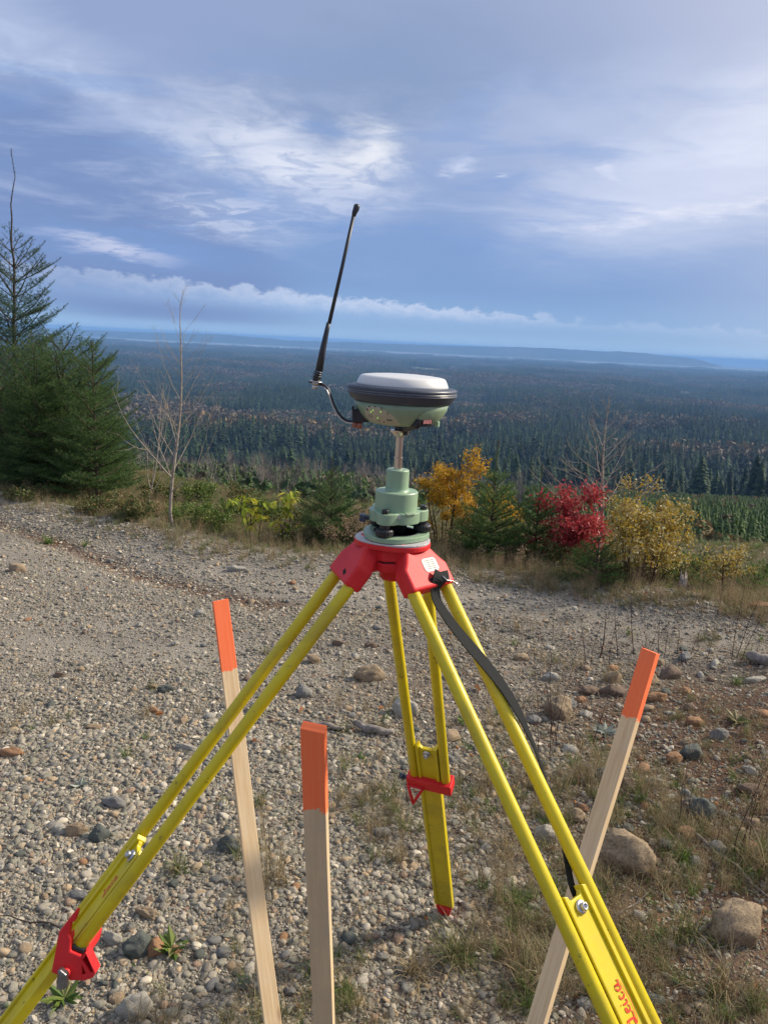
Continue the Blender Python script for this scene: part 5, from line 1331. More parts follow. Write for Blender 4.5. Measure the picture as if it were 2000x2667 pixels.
# ------------------------------------------------------------------ trees and shrubs on the bank
def build_bank():
    G_ = 'young fir trees along the road edge'
    # the two big firs at left
    b = spot(42, 1090, 1.9); h = height_to(b, 25, 320)
    top = at(25 * 1.2056, 320 * 1.2056, b.y)
    fir('fir_tree', h, 1.0, 3, b, 'tallest fir tree at the left edge with a long crooked leader against the sky', None, leader=0.27, density=1.0, mat_n='fir_blue', trunk_r=0.035, crooked=0.03, whorl=0.15, pern=280, top_pow=0.78, lean=(top.x - b.x, 0), nw=0.0036)
    b = spot(150, 1100, 1.25); h = height_to(b, 168, 728)
    fir('fir_tree', h, 0.76, 8, b, 'broad dense dark fir bush at left in front of the tall fir', None, leader=0.05, density=1.2, trunk_r=0.03, whorl=0.11, pern=230, top_pow=0.30, nw=0.0040)
    b = spot(15, 1105, 1.1); h = height_to(b, 20, 735)
    fir('fir_tree', h, 0.62, 12, b, 'dense dark fir cut off by the left edge of the picture', None, leader=0.06, density=1.05, trunk_r=0.03, whorl=0.12, pern=230, top_pow=0.35, nw=0.0040)
    b = spot(212, 1112, 0.95); h = height_to(b, 212, 735)
    fir('fir_tree', h, 0.48, 15, b, 'smaller fir at the right side of the dense fir clump', None, leader=0.06, density=1.2, trunk_r=0.02, whorl=0.10, pern=260, top_pow=0.38, nw=0.0038)
    b = spot(90, 1100, 0.8); h = height_to(b, 95, 745)
    fir('fir_tree', h, 0.5, 17, b, 'fir in the middle of the dense clump, in front of the tall one', None, leader=0.06, density=1.1, trunk_r=0.02, whorl=0.11, pern=230, top_pow=0.4, nw=0.0038)
    # firs behind and right of the tripod
    for (x, yt, r_, q, sd, lab, ld) in ((712, 985, 0.33, 0.95, 21, 'young fir left of the green tribrach with thin upswept branches', 0.22),
                                    (1058, 950, 0.33, 0.75, 22, 'bright green young fir right of the golden tree, with a long leader', 0.30),
                                    (1155, 1000, 0.27, 0.95, 23, 'young fir left of the red maple with a long tall leader', 0.30),
                                    (1292, 1160, 0.26, 0.35, 24, 'small bright fir below the bare grey tree', 0.10),
                                    (1530, 1250, 0.13, 0.8, 25, 'tiny dark fir seedling right of the pale stump', 0.16),
                                    (1640, 1235, 0.20, 1.0, 26, 'small dark fir at the right edge', 0.16),
                                    (888, 1010, 0.2, 1.6, 27, 'slim young fir just behind the tribrach, left of the golden tree', 0.34)):
        b = spot(x, 1180, q); h = height_to(b, x, yt)
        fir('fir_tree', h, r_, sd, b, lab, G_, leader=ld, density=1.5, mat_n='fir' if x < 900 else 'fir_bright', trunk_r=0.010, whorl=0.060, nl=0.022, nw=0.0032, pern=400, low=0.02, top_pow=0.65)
    # bare saplings
    def bare(px, pyb, q, pxt, pyt, seed, lab, name, mt, r, nbr, brl, up=0.55, spread=0.5, depth=1, cat='bare tree', lowf=0.15, r2=None):
        rnd = random.Random(seed); b = spot(px, pyb, q); top = at(pxt * 1.2056, pyt * 1.2056, b.y); h = (top - b).length
        T = empty(name, b, lab, cat); out = []; d = (top - b); pts = []; n = 14
        for i in range(n + 1):
            t = i / n; pts.append(d * t + Vector((sin(t * 7 + seed) * 0.012, 0, 0)) * h * (1 if 0 < i < n else 0))
        out.append((pts, [max(0.0014, r * (1 - 0.88 * i / n)) for i in range(n + 1)]))
        twigs_mb([out[0]], b, 8).build('trunk', M[mt], T, weld=False)
        br = []
        for k in range(nbr):
            f = lowf + (1 - lowf) * (k + rnd.random()) / nbr * 0.97; u = f * n; i = min(n - 1, int(u)); p = pts[i].lerp(pts[i + 1], u - i)
            az = k * 2.4 + rnd.uniform(-.5, .5); L_ = brl * (1.12 - f) * rnd.uniform(0.6, 1.15)
            dv = Vector((cos(az) * (1 - up), sin(az) * (1 - up) * 0.8, up * rnd.uniform(0.5, 1.15))).normalized()
            grow(p, dv, L_, max(0.0012, r * 0.42 * (1.05 - f)), depth, rnd, br, 0.28, 0.07, 0.42, 0.5, (2, 4), 8)
        twigs_mb(br, b, 4).build('branches', M[mt], T, weld=False)
        return T
    bare(372, 1110, 0.55, 397, 625, 4, 'leafless sapling with straight pale trunk right of the fir clump', 'bare_sapling', 'bark_pale', 0.015, 26, 1.05, 0.52, depth=2)
    bare(318, 1090, 0.75, 362, 800, 5, 'shorter pale leafless shrub left of the straight bare sapling', 'bare_shrub', 'bark_pale', 0.009, 10, 0.75, 0.6, depth=2, lowf=0.05)
    bare(1296, 1140, 1.3, 1316, 855, 6, 'bare grey tree with upswept thin branches above the red maple', 'bare_tree', 'bark_pale', 0.020, 40, 0.85, 0.42, depth=2, lowf=0.10)
    # golden tree behind the tripod, in three columns of foliage
    def shape_of(cols):
        return lambda p: any(abs(p.x - cx_) < rx and z0 < p.z < z1 for cx_, rx, z0, z1 in cols)
    b = spot(955, 1190, 1.2); h = height_to(b, 960, 985)
    leafy('golden_tree', b, 'golden yellow leafy tree right of the tribrach', 'yellow tree', 8, h * 0.98, 0.26, 'yellow_leaf', 0.026, 5600, 31, 'bark_dark', 0.62, 0.008, depth=3, kids=(3, 5), leaf_low=0.18)
    b = spot(1085, 1150, 1.5); h = height_to(b, 1075, 1020)
    leafy('golden_shrub', b, 'small golden shrub showing behind the bright young fir', 'yellow shrub', 3, h * 0.85, 0.2, 'yellow_leaf', 0.036, 420, 32, 'bark_dark', 0.6, 0.005, depth=2, leaf_low=0.4)
    b = spot(1222, 1185, 1.0); h = height_to(b, 1195, 1050)
    leafy('red_maple', b, 'crimson red maple shrub left of the bare grey tree', 'maple', 9, h * 0.98, 0.40, 'red_leaf', 0.036, 4000, 33, 'bark_dark', 0.5, 0.006, depth=3, kids=(3, 5), droop=0.5, leaf_low=0.22)
    b = spot(1385, 1215, 0.55); h = height_to(b, 1385, 1060)
    leafy('birch_bush', b, 'broad yellow birch bush between the bare tree and the stump', 'birch', 18, h * 0.98, 0.5, 'birch_leaf', 0.021, 8500, 34, 'twig_red', 0.72, 0.005, depth=3, kids=(3, 6), leaf_low=0.08)
    b = spot(1578, 1245, 0.6); h = height_to(b, 1590, 1135)
    leafy('birch_sapling', b, 'sparse pale-leaved birch sapling near the right edge', 'birch', 5, h * 0.85, 0.32, 'birch_leaf', 0.018, 900, 35, 'twig_red', 0.72, 0.004, depth=3, kids=(3, 5), leaf_low=0.15)
    # lime-leaved saplings: every drooping leaflet a part
    LEAF = None
    for j, (x, yb, yt, q, sd, lab, nl_, lean) in enumerate(((548, 1160, 1045, 0.75, 41, 'yellow-green sapling with drooping leaves, left of the pair behind the road', 130, 0.25), (612, 1165, 1050, 0.85, 42, 'lime-leaved sapling left of the young fir, taller stemmed of the pair', 140, 0.2))):
        b = spot(x, yb, q); h = height_to(b, x, yt); rnd = random.Random(sd); T = empty('leafy_sapling', b, lab, 'sapling', 'lime-leaved saplings behind the road'); out = []; tips = []
        for k in range(3): grow(Vector((rnd.uniform(-.05, .05), 0, 0)), Vector((rnd.uniform(-lean, lean), rnd.uniform(-.1, .1), 1)).normalized(), h * rnd.uniform(0.75, 0.95), 0.005, 1, rnd, out, 0.2, 0.03, 0.55, 0.42, (5, 7), 8, tips)
        twigs_mb(out, b).build('stem', M['bark_dark'], T, weld=False)
        tips = [t for t in tips if t[0].z > h * 0.22]
        if LEAF is None:
            V = []; F = []
            ks = [(0, 0), (0.25, 0.75), (0.55, 1.0), (0.85, 0.5), (1.0, 0)]
            for i, (u, w_) in enumerate(ks):
                dz = -0.35 * u * u
                V += [(u, -0.14 * w_, dz + 0.03 * w_), (u, 0, dz), (u, 0.14 * w_, dz + 0.03 * w_)]
            for i in range(4): a = i * 3; F += [(a, a + 3, a + 4, a + 1), (a + 1, a + 4, a + 5, a + 2)]
            LEAF = []
            for c in ((0.30, 0.38, 0.035), (0.44, 0.47, 0.05), (0.60, 0.52, 0.06)):
                nm = 'lime_leaf_%d' % len(LEAF); m_, t_, b_ = mat(nm, 0.5, spec=0.3); b_.inputs['Base Color'].default_value = (*c, 1)
                tr = t_.node('ShaderNodeBsdfTranslucent'); tr.inputs[0].default_value = (*c, 1); mx = t_.node('ShaderNodeMixShader'); mx.inputs[0].default_value = 0.4
                t_.l.new(b_.outputs[0], mx.inputs[1]); t_.l.new(tr.outputs[0], mx.inputs[2]); t_.l.new(mx.outputs[0], t_.n['Material Output'].inputs[0])
                LEAF.append(np_mesh('leaf', np.array(V), np.array(F), m_, True))
        for k in range(nl_ // 5):
            p, d, _ = rnd.choice(tips); az0 = rnd.uniform(0, 6.28)
            for g_ in range(5):
                az = az0 + (g_ - 2) * 0.5
                o = bpy.data.objects.new('leaf', rnd.choice(LEAF)); COL.objects.link(o); o.parent = T
                o.location = p + Vector((cos(az0), sin(az0), 0)) * 0.012 * g_; s_ = rnd.uniform(0.055, 0.085); o.scale = (s_, s_ * 1.15, s_)
                o.rotation_euler = (rnd.uniform(-.3, .3), rnd.uniform(0.0, 0.7), az)
    # low shrubs among the dry grass
    for j, (x, yb, yt, q, sz, mt, lab, nl_) in enumerate((
        (95, 1110, 1040, 0.55, 0.5, 'shrub_leaf', 'brownish leafy shrub at the foot of the dense fir', 1100),
        (300, 1125, 1050, 0.45, 0.6, 'shrub_leaf', 'olive leathery shrub at the foot of the bare shrub', 1400),
        (200, 1120, 1065, 0.35, 0.5, 'shrub_leaf', 'low olive shrub under the middle of the fir clump', 900),
        (455, 1150, 1065, 0.8, 0.6, 'green_low', 'bright green low shrub between bare sapling and lime saplings', 1500),
        (395, 1140, 1080, 1.0, 0.5, 'green_low', 'green low shrub right behind the bare sapling trunk', 900),
        (500, 1140, 1085, 1.6, 0.5, 'green_low', 'dark green shrub behind the left lime sapling', 900),
        (640, 1190, 1120, 0.9, 0.5, 'shrub_leaf', 'mottled shrub below the right lime sapling', 900),
        (735, 1180, 1090, 0.75, 0.6, 'seedy', 'dry seed-headed weed clump left of the tripod head', 1300),
        (760, 1190, 1075, 1.2, 0.6, 'seedy', 'tall tan weed clump just left of the tribrach', 1000),
        (1010, 1190, 1110, 0.8, 0.5, 'shrub_leaf', 'olive shrub under the golden tree', 1200),
        (1110, 1200, 1150, 0.6, 0.5, 'seedy', 'tan dry weed clump below the bright young fir', 800),
        (1215, 1215, 1165, 0.7, 0.5, 'shrub_leaf', 'mottled low shrub under the red maple', 900),
        (1350, 1235, 1195, 0.6, 0.5, 'shrub_leaf', 'low olive shrub under the birch bush', 800),
        (1440, 1235, 1180, 0.9, 0.5, 'green_low', 'green low shrub right of the birch bush behind the stump', 900),
        (1500, 1240, 1190, 1.1, 0.5, 'green_low', 'green low shrub between stump and birch sapling', 900),
        (1650, 1260, 1205, 1.5, 0.5, 'green_low', 'green low shrub at the extreme right edge', 700),
        (860, 1195, 1120, 1.6, 0.5, 'green_low', 'green shrub directly behind the tripod head', 900),
        (55, 1105, 1060, 0.2, 0.4, 'shrub_leaf', 'small rusty shrub at the left end of the grassy bank', 500),
        (345, 1120, 1035, 1.6, 0.6, 'shrub_leaf', 'dull olive shrub between bare shrub and bare sapling, farther back', 1500),
        (430, 1130, 1030, 1.9, 0.6, 'green_low', 'tall green shrub behind the bare sapling, to its right', 1500),
        (530, 1150, 1040, 2.0, 0.6, 'shrub_leaf', 'dark shrub far behind the left lime sapling', 1400),
        (585, 1150, 1060, 1.7, 0.6, 'green_low', 'green shrub between and behind the two lime saplings', 1300),
        (680, 1160, 1070, 1.4, 0.6, 'shrub_leaf', 'olive shrub at the left foot of the young fir', 1300),
        (800, 1180, 1090, 2.0, 0.6, 'shrub_leaf', 'olive shrub behind the tribrach at left', 1200),
        (1250, 1210, 1120, 1.5, 0.6, 'green_low', 'green shrub between red maple and bare tree trunk', 1200),
        (1545, 1240, 1175, 1.3, 0.5, 'shrub_leaf', 'thin olive shrub just left of the birch sapling', 900))):
        b = spot(x, yb, q); h = max(0.18, height_to(b, x, yt))
        leafy('shrub', b, lab, 'shrub', 12, h * 0.92, 0.85, mt, 0.026 if mt != 'seedy' else 0.015, int(nl_ * 1.7), 60 + j, 'bark_dark', 0.55, 0.003, depth=2, kids=(3, 5), leaf_low=0.05, group='low shrubs along the grassy bank')
    # stump
    b = spot(1471, 1262, 0.30); b = hit(1471 * 1.2056, 1275 * 1.2056); sc = 0.155 / 0.155
    T = empty('tree_stump', b, 'small broken pale tree stump in front of the birch bush', 'stump')
    mb = MB(); n = 16; rows = []
    vs = []; hs = [0, 0.05, 0.09, 0.125, 0.15]
    for j, z in enumerate(hs):
        for k in range(n):
            t = 2 * pi * k / n; r_ = 0.042 - 0.016 * j / 4 + 0.006 * sin(3 * t + j) + (0.02 if j == 0 else 0)
            zz = z * (1 + (0.35 * sin(t * 2 + 1) + 0.25 * (k % 2) if j == 4 else 0)) 
            vs.append((b.x + r_ * cos(t), b.y + r_ * sin(t), b.z + zz - 0.02))
    vs.append((b.x, b.y, b.z + 0.07)); fs = [(j * n + k, j * n + (k + 1) % n, (j + 1) * n + (k + 1) % n, (j + 1) * n + k) for j in range(4) for k in range(n)] + [(4 * n + k, 4 * n + (k + 1) % n, 5 * n) for k in range(n)]
    vs = [(b.x + (q[0] - b.x) * 0.8, b.y + (q[1] - b.y) * 0.8, b.z + (q[2] - b.z) * 0.72) for q in vs]; mb.add(vs, fs, True); mb.build('broken_wood', simple('stump_wood', (0.30, 0.25, 0.21), 0.85, var=0.7, scale=60, bmp=0.006), T)
    rnd = random.Random(2); mb = MB()
    for k in range(9):
        az = rnd.uniform(0, 6.28); q_ = [b + Vector((cos(az) * r_, sin(az) * r_, z_)) for r_, z_ in ((0.02, 0.03), (0.07, 0.02), (0.13, -0.01))]; mb.tube(q_, [0.012, 0.009, 0.004], 6)
    mb.build('root', M['bark_dark'], T)
build_bank()

# ------------------------------------------------------------------ grass
def tuft_mesh(name, nb, h, spread, w, seed, m_, curl=0.5, nseg=3):
    rng = np.random.default_rng(seed); V = []; F = []
    for k in range(nb):
        az = rng.uniform(0, 6.28); ln = h * rng.uniform(0.45, 1.1); lean = abs(rng.normal(0, spread)); bx, by = rng.normal(0, 0.018 * (h / 0.15), 2)
        p = np.array([bx, by, -0.005]); e = pi / 2 - lean; ww = w * rng.uniform(0.6, 1.2); sd = np.array([-sin(az), cos(az), 0]); tw = rng.uniform(-.8, .8)
        sd = np.array([-sin(az + tw), cos(az + tw), 0]); o = len(V)
        for i in range(nseg + 1):
            wi = ww * (1 - (i / nseg) ** 1.5) * 0.5
            if i < nseg: V += [p - sd * wi, p + sd * wi]
            else: V += [p]
            p = p + np.array([cos(az) * cos(e), sin(az) * cos(e), sin(e)]) * ln / nseg; e -= curl * rng.uniform(0.4, 1.3) / nseg * 2
        for i in range(nseg - 1): a = o + 2 * i; F += [(a, a + 1, a + 3), (a, a + 3, a + 2)]
        a = o + 2 * (nseg - 1); F += [(a, a + 1, a + 2)]
    return np_mesh(name, np.array(V), np.array(F), M[m_])
def seed_mesh(name, nb, h, seed, m_):           # tall stalks with small seed flecks at the top
    rng = np.random.default_rng(seed); V = []; F = []
    for k in range(nb):
        az = rng.uniform(0, 6.28); lean = abs(rng.normal(0, 0.22)); L_ = h * rng.uniform(0.6, 1.1); w = 0.0016
        d = np.array([cos(az) * sin(lean), sin(az) * sin(lean), cos(lean)]); sd = np.array([-sin(az), cos(az), 0]); b = np.array([*rng.normal(0, 0.03, 2), 0]); o = len(V)
        m2 = b + d * L_ * 0.6; e = b + d * L_ + np.array([cos(az), sin(az), -0.3]) * L_ * 0.08
        V += [b - sd * w / 2, b + sd * w / 2, m2 - sd * w / 2, m2 + sd * w / 2, e]; F += [(o, o + 1, o + 3), (o, o + 3, o + 2), (o + 2, o + 3, o + 4)]
        for j in range(rng.integers(5, 10)):
            t = rng.uniform(0.65, 1.0); c = b + d * L_ * t + rng.normal(0, 0.008, 3); q = rng.normal(size=3); q /= np.linalg.norm(q); r_ = np.cross(q, rng.normal(size=3)); r_ /= np.linalg.norm(r_); o = len(V); z = rng.uniform(0.004, 0.009)
            V += [c, c + q * z + r_ * z * 0.35, c + q * z * 1.7]; F += [(o, o + 1, o + 2)]
    return np_mesh(name, np.array(V), np.array(F), M[m_])
def build_grass():
    rng = np.random.default_rng(9)
    VERGE = 5400; STUMP = hit(1471 * 1.2056, 1275 * 1.2056)
    K = [tuft_mesh('dry', 34, 0.17, 0.45, 0.0030, 1, 'dry_grass', 0.7), tuft_mesh('dry', 26, 0.24, 0.35, 0.0028, 2, 'dry_grass', 0.6), tuft_mesh('mixed', 34, 0.14, 0.5, 0.0034, 3, 'mix_grass', 0.8), tuft_mesh('mixed', 30, 0.19, 0.4, 0.0030, 4, 'mix_grass', 0.7),
         tuft_mesh('green', 34, 0.12, 0.5, 0.0036, 5, 'green_grass', 0.8), seed_mesh('seed', 16, 0.26, 6, 'seedy'), seed_mesh('seed', 20, 0.20, 7, 'dry_grass'), tuft_mesh('wiry', 26, 0.10, 0.75, 0.0018, 8, 'dry_grass', 0.9)]
    # bank beyond the road
    P = []; I = []; s = []
    n = 20000; X = rng.uniform(-8.5, 7.5, n); q = rng.uniform(-0.12, 4.2, n) ** 1.0; Y = edge_np(X) + q
    k = (np.abs(X) < Y * 0.85 + 0.9) & (rng.random(n) < np.clip(0.25 + q * 1.1, 0, 1)); X, Y, q = X[k], Y[k], q[k]; n = len(X)
    nz = np.array([fbm(a, b, 0.9, 4.0, 3) for a, b in zip(X, Y)])
    u = rng.random(n); gi = np.where(nz + rng.normal(0, 0.25, n) > 0.05, rng.choice([4, 2, 3, 2], n), rng.choice([0, 1, 0, 3, 5, 5, 6, 2], n))
    gi = np.where((q > 1.3) & (u < 0.7), rng.choice([2, 3, 4, 2], n), gi); gi = np.where((X < -2.0) & (q < 0.7), rng.choice([4, 2, 2, 3, 7], n), gi)
    P.append(np.stack([X, Y, gz_arr(X, Y)], 1)); I.append(gi); s.append(rng.uniform(0.55, 1.15, n) * np.where(q > 1.4, 0.5, np.clip(0.42 + q * 0.35, 0.42, 0.72)))
    n = VERGE; X = rng.uniform(-5.5, 5.0, n); q = rng.beta(1.6, 2.2, n) * 0.95 - 0.12; Y = edge_np(X) + q; k = (np.abs(X) < Y * 0.85 + 0.9) & (rng.random(n) < np.clip(0.35 + 0.4 * X, 0.25, 1)); X, Y, q = X[k], Y[k], q[k]; n = len(X)
    P.append(np.stack([X, Y, gz_arr(X, Y)], 1)); nst = (X - STUMP.x) ** 2 + (Y - STUMP.y) ** 2 > 0.06; I.append(rng.choice([0, 2, 1, 5, 6, 7, 3, 2], n)); s.append(rng.uniform(0.32, 0.72, n) * np.where(nst, 1, 0.3))
    # thin growth on the gravel: sparse at left, thick to the lower right
    n = 44000; X, Y = vis_points(n, -2.5, 4.0, 0.9, 4.4, rng)
    dens = np.clip(0.06 + 0.66 * (X + 0.62 - 0.18 * (Y - 1.3)) / 0.8, 0.03, 1.0) * np.clip((3.6 - Y) / 1.6, 0.04, 1)
    soil = np.exp(-((X - 1.9) / 0.8) ** 2 - ((Y - 3.0) / 0.75) ** 2); dens *= 1 - 0.6 * soil
    nz = np.array([fbm(a, b, 1.7, 14.0, 3) for a, b in zip(X, Y)])
    k = (rng.random(len(X)) < dens * np.clip(0.5 + nz * 1.8, 0, 1.4)) & (Y - edge_np(X) < -0.2); X, Y = X[k], Y[k]; n = len(X)
    P.append(np.stack([X, Y, gz_arr(X, Y) + 0.003], 1)); I.append(rng.choice([7, 7, 7, 7, 0, 2, 0, 6, 4, 2], n)); s.append(rng.uniform(0.25, 0.72, n))
    P = np.concatenate(P); n = len(P); R = np.stack([rng.normal(0, .12, n), rng.normal(0, .12, n), rng.uniform(0, 6.28, n)], 1)
    scatter('grass', P, R, np.concatenate(s), np.concatenate(I), K)
    # litter: fallen stalks, twigs and moss between the stones
    V = []; F = []; n = 24000
    X, Y = vis_points(n, -2.4, 4.0, 0.9, 4.6, rng); dens = np.clip(0.12 + 1.0 * (X + 0.45), 0.06, 1.0); k = rng.random(len(X)) < dens; X, Y = X[k], Y[k]
    Zg = gz_arr(X, Y)
    for x, y, z in zip(X, Y, Zg):
        az = rng.uniform(0, 6.28); L_ = rng.uniform(0.03, 0.19); w = rng.uniform(0.0007, 0.0018); b = np.array([x, y, z + rng.uniform(0.004, 0.014)]); d = np.array([cos(az), sin(az), rng.uniform(0, 0.18)]); sd = np.array([-sin(az), cos(az), 0]) * w / 2
        bend = np.array([-sin(az), cos(az), 0.3]) * L_ * rng.normal(0, 0.12); o = len(V); mm = b + d * L_ / 2 + bend; e = b + d * L_; up = np.array([0, 0, w * 0.6])
        V += [b - sd, b + sd, b + up, mm - sd, mm + sd, mm + up, e]
        F += [(o, o + 3, o + 5), (o, o + 5, o + 2), (o + 1, o + 2, o + 5), (o + 1, o + 5, o + 4), (o + 3, o + 6, o + 5), (o + 4, o + 5, o + 6)]
    me = np_mesh('plant_litter', np.array(V), np.array(F), [M['dry_grass'], M['twig_red']]); me.polygons.foreach_set('material_index', np.repeat((rng.random(len(F) // 6) < 0.5).astype(np.int32), 6)); o = link('plant_litter', me); o['kind'] = 'stuff'
    V = []; F = []; n = 1500; X, Y = vis_points(n, -3.5, 4.2, 0.9, 5.2, rng); P = np.stack([X, Y, gz_arr(X, Y) + 0.012], 1)
    k = rng.random(len(X)) < np.clip(0.12 + 0.4 * (X + 0.2), 0.05, 0.8); P = P[k]
    V, F = leaves_np(P, rng.normal(size=(len(P), 3)) * [1, 1, 0.1], 0.021, 0.7, rng, 0.0, 0.3, 0.25)
    o = link('leaf_litter', np_mesh('leaf_litter', V, F, M['brown_leaf'])); o['kind'] = 'stuff'
    V, F = [], []
    n = 26000; X, Y = vis_points(n, -1.5, 4.2, 0.9, 4.2, rng); nz = np.array([fbm(a, b, 2.4, 24.0, 3) for a, b in zip(X, Y)])
    k = rng.random(len(X)) < np.clip(0.02 + 0.55 * (X + 0.1), 0.02, 0.9) * np.clip((3.4 - Y) / 1.4, 0.05, 1) * np.clip(nz * 3.2 + 0.15, 0, 1); X, Y = X[k], Y[k]; P = np.stack([X, Y, gz_arr(X, Y) + rng.uniform(0.006, 0.03, len(X))], 1)
    V, F = leaves_np(P, rng.normal(size=(len(P), 3)) * [1, 1, 0.5] + [0, 0, 0.4], 0.013, 0.5, rng, 0.0, 0.3, 0.6)
    o = link('ground_cover', np_mesh('ground_cover', V, F, M['green_low'])); o['kind'] = 'stuff'
    # the single tufts and weeds that stand out
    for j, (x, y, h, mt, nb, sp, lab) in enumerate((
        (388, 1885, 0.105, 'mix_grass', 80, 0.75, 'wide wiry grass tuft right of the left tripod leg'),
        (595, 1895, 0.24, 'dry_grass', 44, 0.30, 'tall dry straw tuft between the two wooden stakes'),
        (846, 1722, 0.12, 'mix_grass', 90, 0.7, 'pale green grass tuft left of the red collar of the far leg'),
        (980, 2075, 0.17, 'mix_grass', 170, 0.75, 'big grass clump round the foot of the far tripod leg'),
        (900, 2110, 0.13, 'dry_grass', 110, 0.8, 'dry matted grass clump left of the far tripod foot'),
        (1112, 1960, 0.10, 'green_grass', 70, 0.6, 'bright green grass tuft behind the near tripod leg'),
        (1475, 1865, 0.10, 'green_grass', 70, 0.5, 'bright green grass tuft right of the large brown boulder'),
        (1455, 1905, 0.12, 'mix_grass', 60, 0.6, 'mixed grass tuft below the bright green one'),
        (1050, 1660, 0.10, 'green_grass', 26, 0.8, 'broad-bladed grass tuft between the right leg tubes and far leg'),
        (740, 1580, 0.09, 'mix_grass', 50, 0.7, 'small grass tuft above the nearest stake by the grey driftwood'),
        (780, 1640, 0.07, 'green_grass', 34, 0.6, 'small green grass tuft right of the nearest stake tip'),
        (675, 1980, 0.0, '', 0, 0, ''),
        (105, 1175, 0.12, 'green_grass', 90, 0.6, 'vivid green grass tuft on the road shoulder at left'),
        (185, 1180, 0.09, 'green_grass', 50, 0.6, 'small green grass tuft right of the vivid one at left'),
        (1590, 1480, 0.10, 'green_grass', 40, 0.6, 'yellow-green weed tuft beside the dark timber at the right edge'),
        (1180, 2130, 0.17, 'dry_grass', 90, 0.55, 'dry grass clump left of the near tripod leg at the bottom'),
        (1560, 2150, 0.20, 'dry_grass', 90, 0.5, 'tall dry grass clump in the lower right corner'),
        (1480, 2020, 0.18, 'mix_grass', 90, 0.55, 'straggly grass clump left of the right-hand boulder'),
        (1640, 1880, 0.22, 'dry_grass', 50, 0.4, 'tall dry grass clump above the right-hand boulder'),
        (1100, 1830, 0.16, 'dry_grass', 50, 0.6, 'dry grass clump behind the near leg, left of the white rock'),
        (700, 2120, 0.12, 'mix_grass', 40, 0.6, 'sparse grass tuft at the right foot of the nearest stake'))):
        if not mt: continue
        p = hit(x * 1.2056, y * 1.2056); me = tuft_mesh('blades', nb, h, sp, 0.0030 if mt != 'green_grass' else 0.0045, 200 + j, mt, 0.8, 4)
        T = link('grass_tuft', me, None, (p.x, p.y, p.z)); tag(T, lab, 'grass tuft', 'grass tufts on the gravel')
    # broad-leaved rosettes
    for j, (x, y, sz, mt, lab) in enumerate(((372, 2052, 0.045, 'green_low', 'green weed rosette right of the orange-brown stone'), (1305, 1585, 0.05, 'silver_leaf', 'silvery grey-leaved weed beside the leaning stake'), (140, 2160, 0.04, 'green_low', 'green weed rosette below the red collar at lower left'),
        (175, 1700, 0.03, 'silver_leaf', 'pale little weed on the gravel left of the tripod leg'), (1590, 1560, 0.05, 'mix_grass', 'yellow-flowered weed at the right edge'), (1000, 1560, 0.03, 'green_low', 'small green weed between the far leg tubes'))):
        p = hit(x * 1.2056, y * 1.2056); rr = np.random.default_rng(300 + j); n = 22; az = rr.uniform(0, 6.28, n)
        D = np.stack([np.cos(az), np.sin(az), rr.uniform(0.15, 0.7, n)], 1) * 3; V, F = leaves_np(np.zeros((n, 3)), D, sz * 1.3, 0.34, rr, 0.0, 0.3, 0.3)
        o = link('weed', np_mesh('weed', V, F, M[mt]), None, (p.x, p.y, p.z + 0.006)); tag(o, lab, 'weed')
    # thin dark stems
    def stems(px, py, top, n, seed, lab, lean=0.15, r=0.0022, mt='twig_red', depth=1, nm='dry_weed', seedy=False):
        p = hit(px * 1.2056, py * 1.2056); rnd = random.Random(seed); h = height_to(p, px, top); out = []; tips = []
        for k in range(n):
            az = rnd.uniform(0, 6.28); q = Vector((cos(az), sin(az), 0)) * rnd.uniform(0, 0.05 + 0.02 * n)
            grow(q, Vector((rnd.gauss(0, lean), rnd.gauss(0, lean), 1)).normalized(), h * (rnd.uniform(0.55, 1.0) if k else 1.0), r * rnd.uniform(0.6, 1.1), depth, rnd, out, 0.16, 0.02, 0.5, 0.36, (2, 5), 9, tips)
        T = empty(nm, p, lab, 'dry weed'); twigs_mb(out, p, 4).build('stem', M[mt], T, weld=False)
        if seedy:
            rr = np.random.default_rng(seed); ii = rr.integers(0, len(tips), 50 * n); P_ = np.array([tips[i][0] for i in ii]) + rr.normal(size=(len(ii), 3)) * 0.006
            V_, F_ = leaves_np(P_, rr.normal(size=(len(ii), 3)), 0.008, 0.5, rr); link('seed_head', np_mesh('seed_head', V_, F_, M['seedy']), T)
    stems(1167, 1640, 1290, 2, 1, 'single tall thin dark stem right of the carrying strap', 0.06, 0.0026)
    stems(1190, 1590, 1440, 7, 2, 'clump of dark wiry stems in front of the tan boulder', 0.3)
    stems(1270, 1445, 1290, 5, 3, 'thin reddish twigs left of the leaning stake tip, on the road edge', 0.16)
    stems(1335, 1425, 1270, 3, 4, 'thickest broken dark stem with twigs left of the orange tip', 0.12, 0.0052)
    stems(1400, 1440, 1285, 7, 5, 'clump of thin bare twigs behind the orange stake tip', 0.2)
    stems(1480, 1430, 1300, 5, 6, 'bare reddish twigs right of the orange stake tip', 0.2)
    stems(1585, 1425, 1270, 3, 7, 'tall dark forked twig near the right edge of the road', 0.14, 0.003)
    stems(1545, 1330, 1230, 4, 12, 'thin bare twigs right of the stump', 0.2, 0.002)
    stems(1110, 1440, 1360, 3, 8, 'low wiry twigs beside the strap on the road', 0.2, 0.0016)
    stems(1500, 1790, 1560, 4, 9, 'dry brown thistle stalks above the dark grey rock', 0.1, 0.0018, seedy=True)
    stems(1610, 1850, 1560, 5, 10, 'dry brown stalks with shaggy heads at the right edge', 0.1, 0.0018, seedy=True)
    stems(1540, 2120, 1860, 5, 11, 'tall dry stalks left of the right-hand boulder', 0.16, 0.0016, 'deadwood')
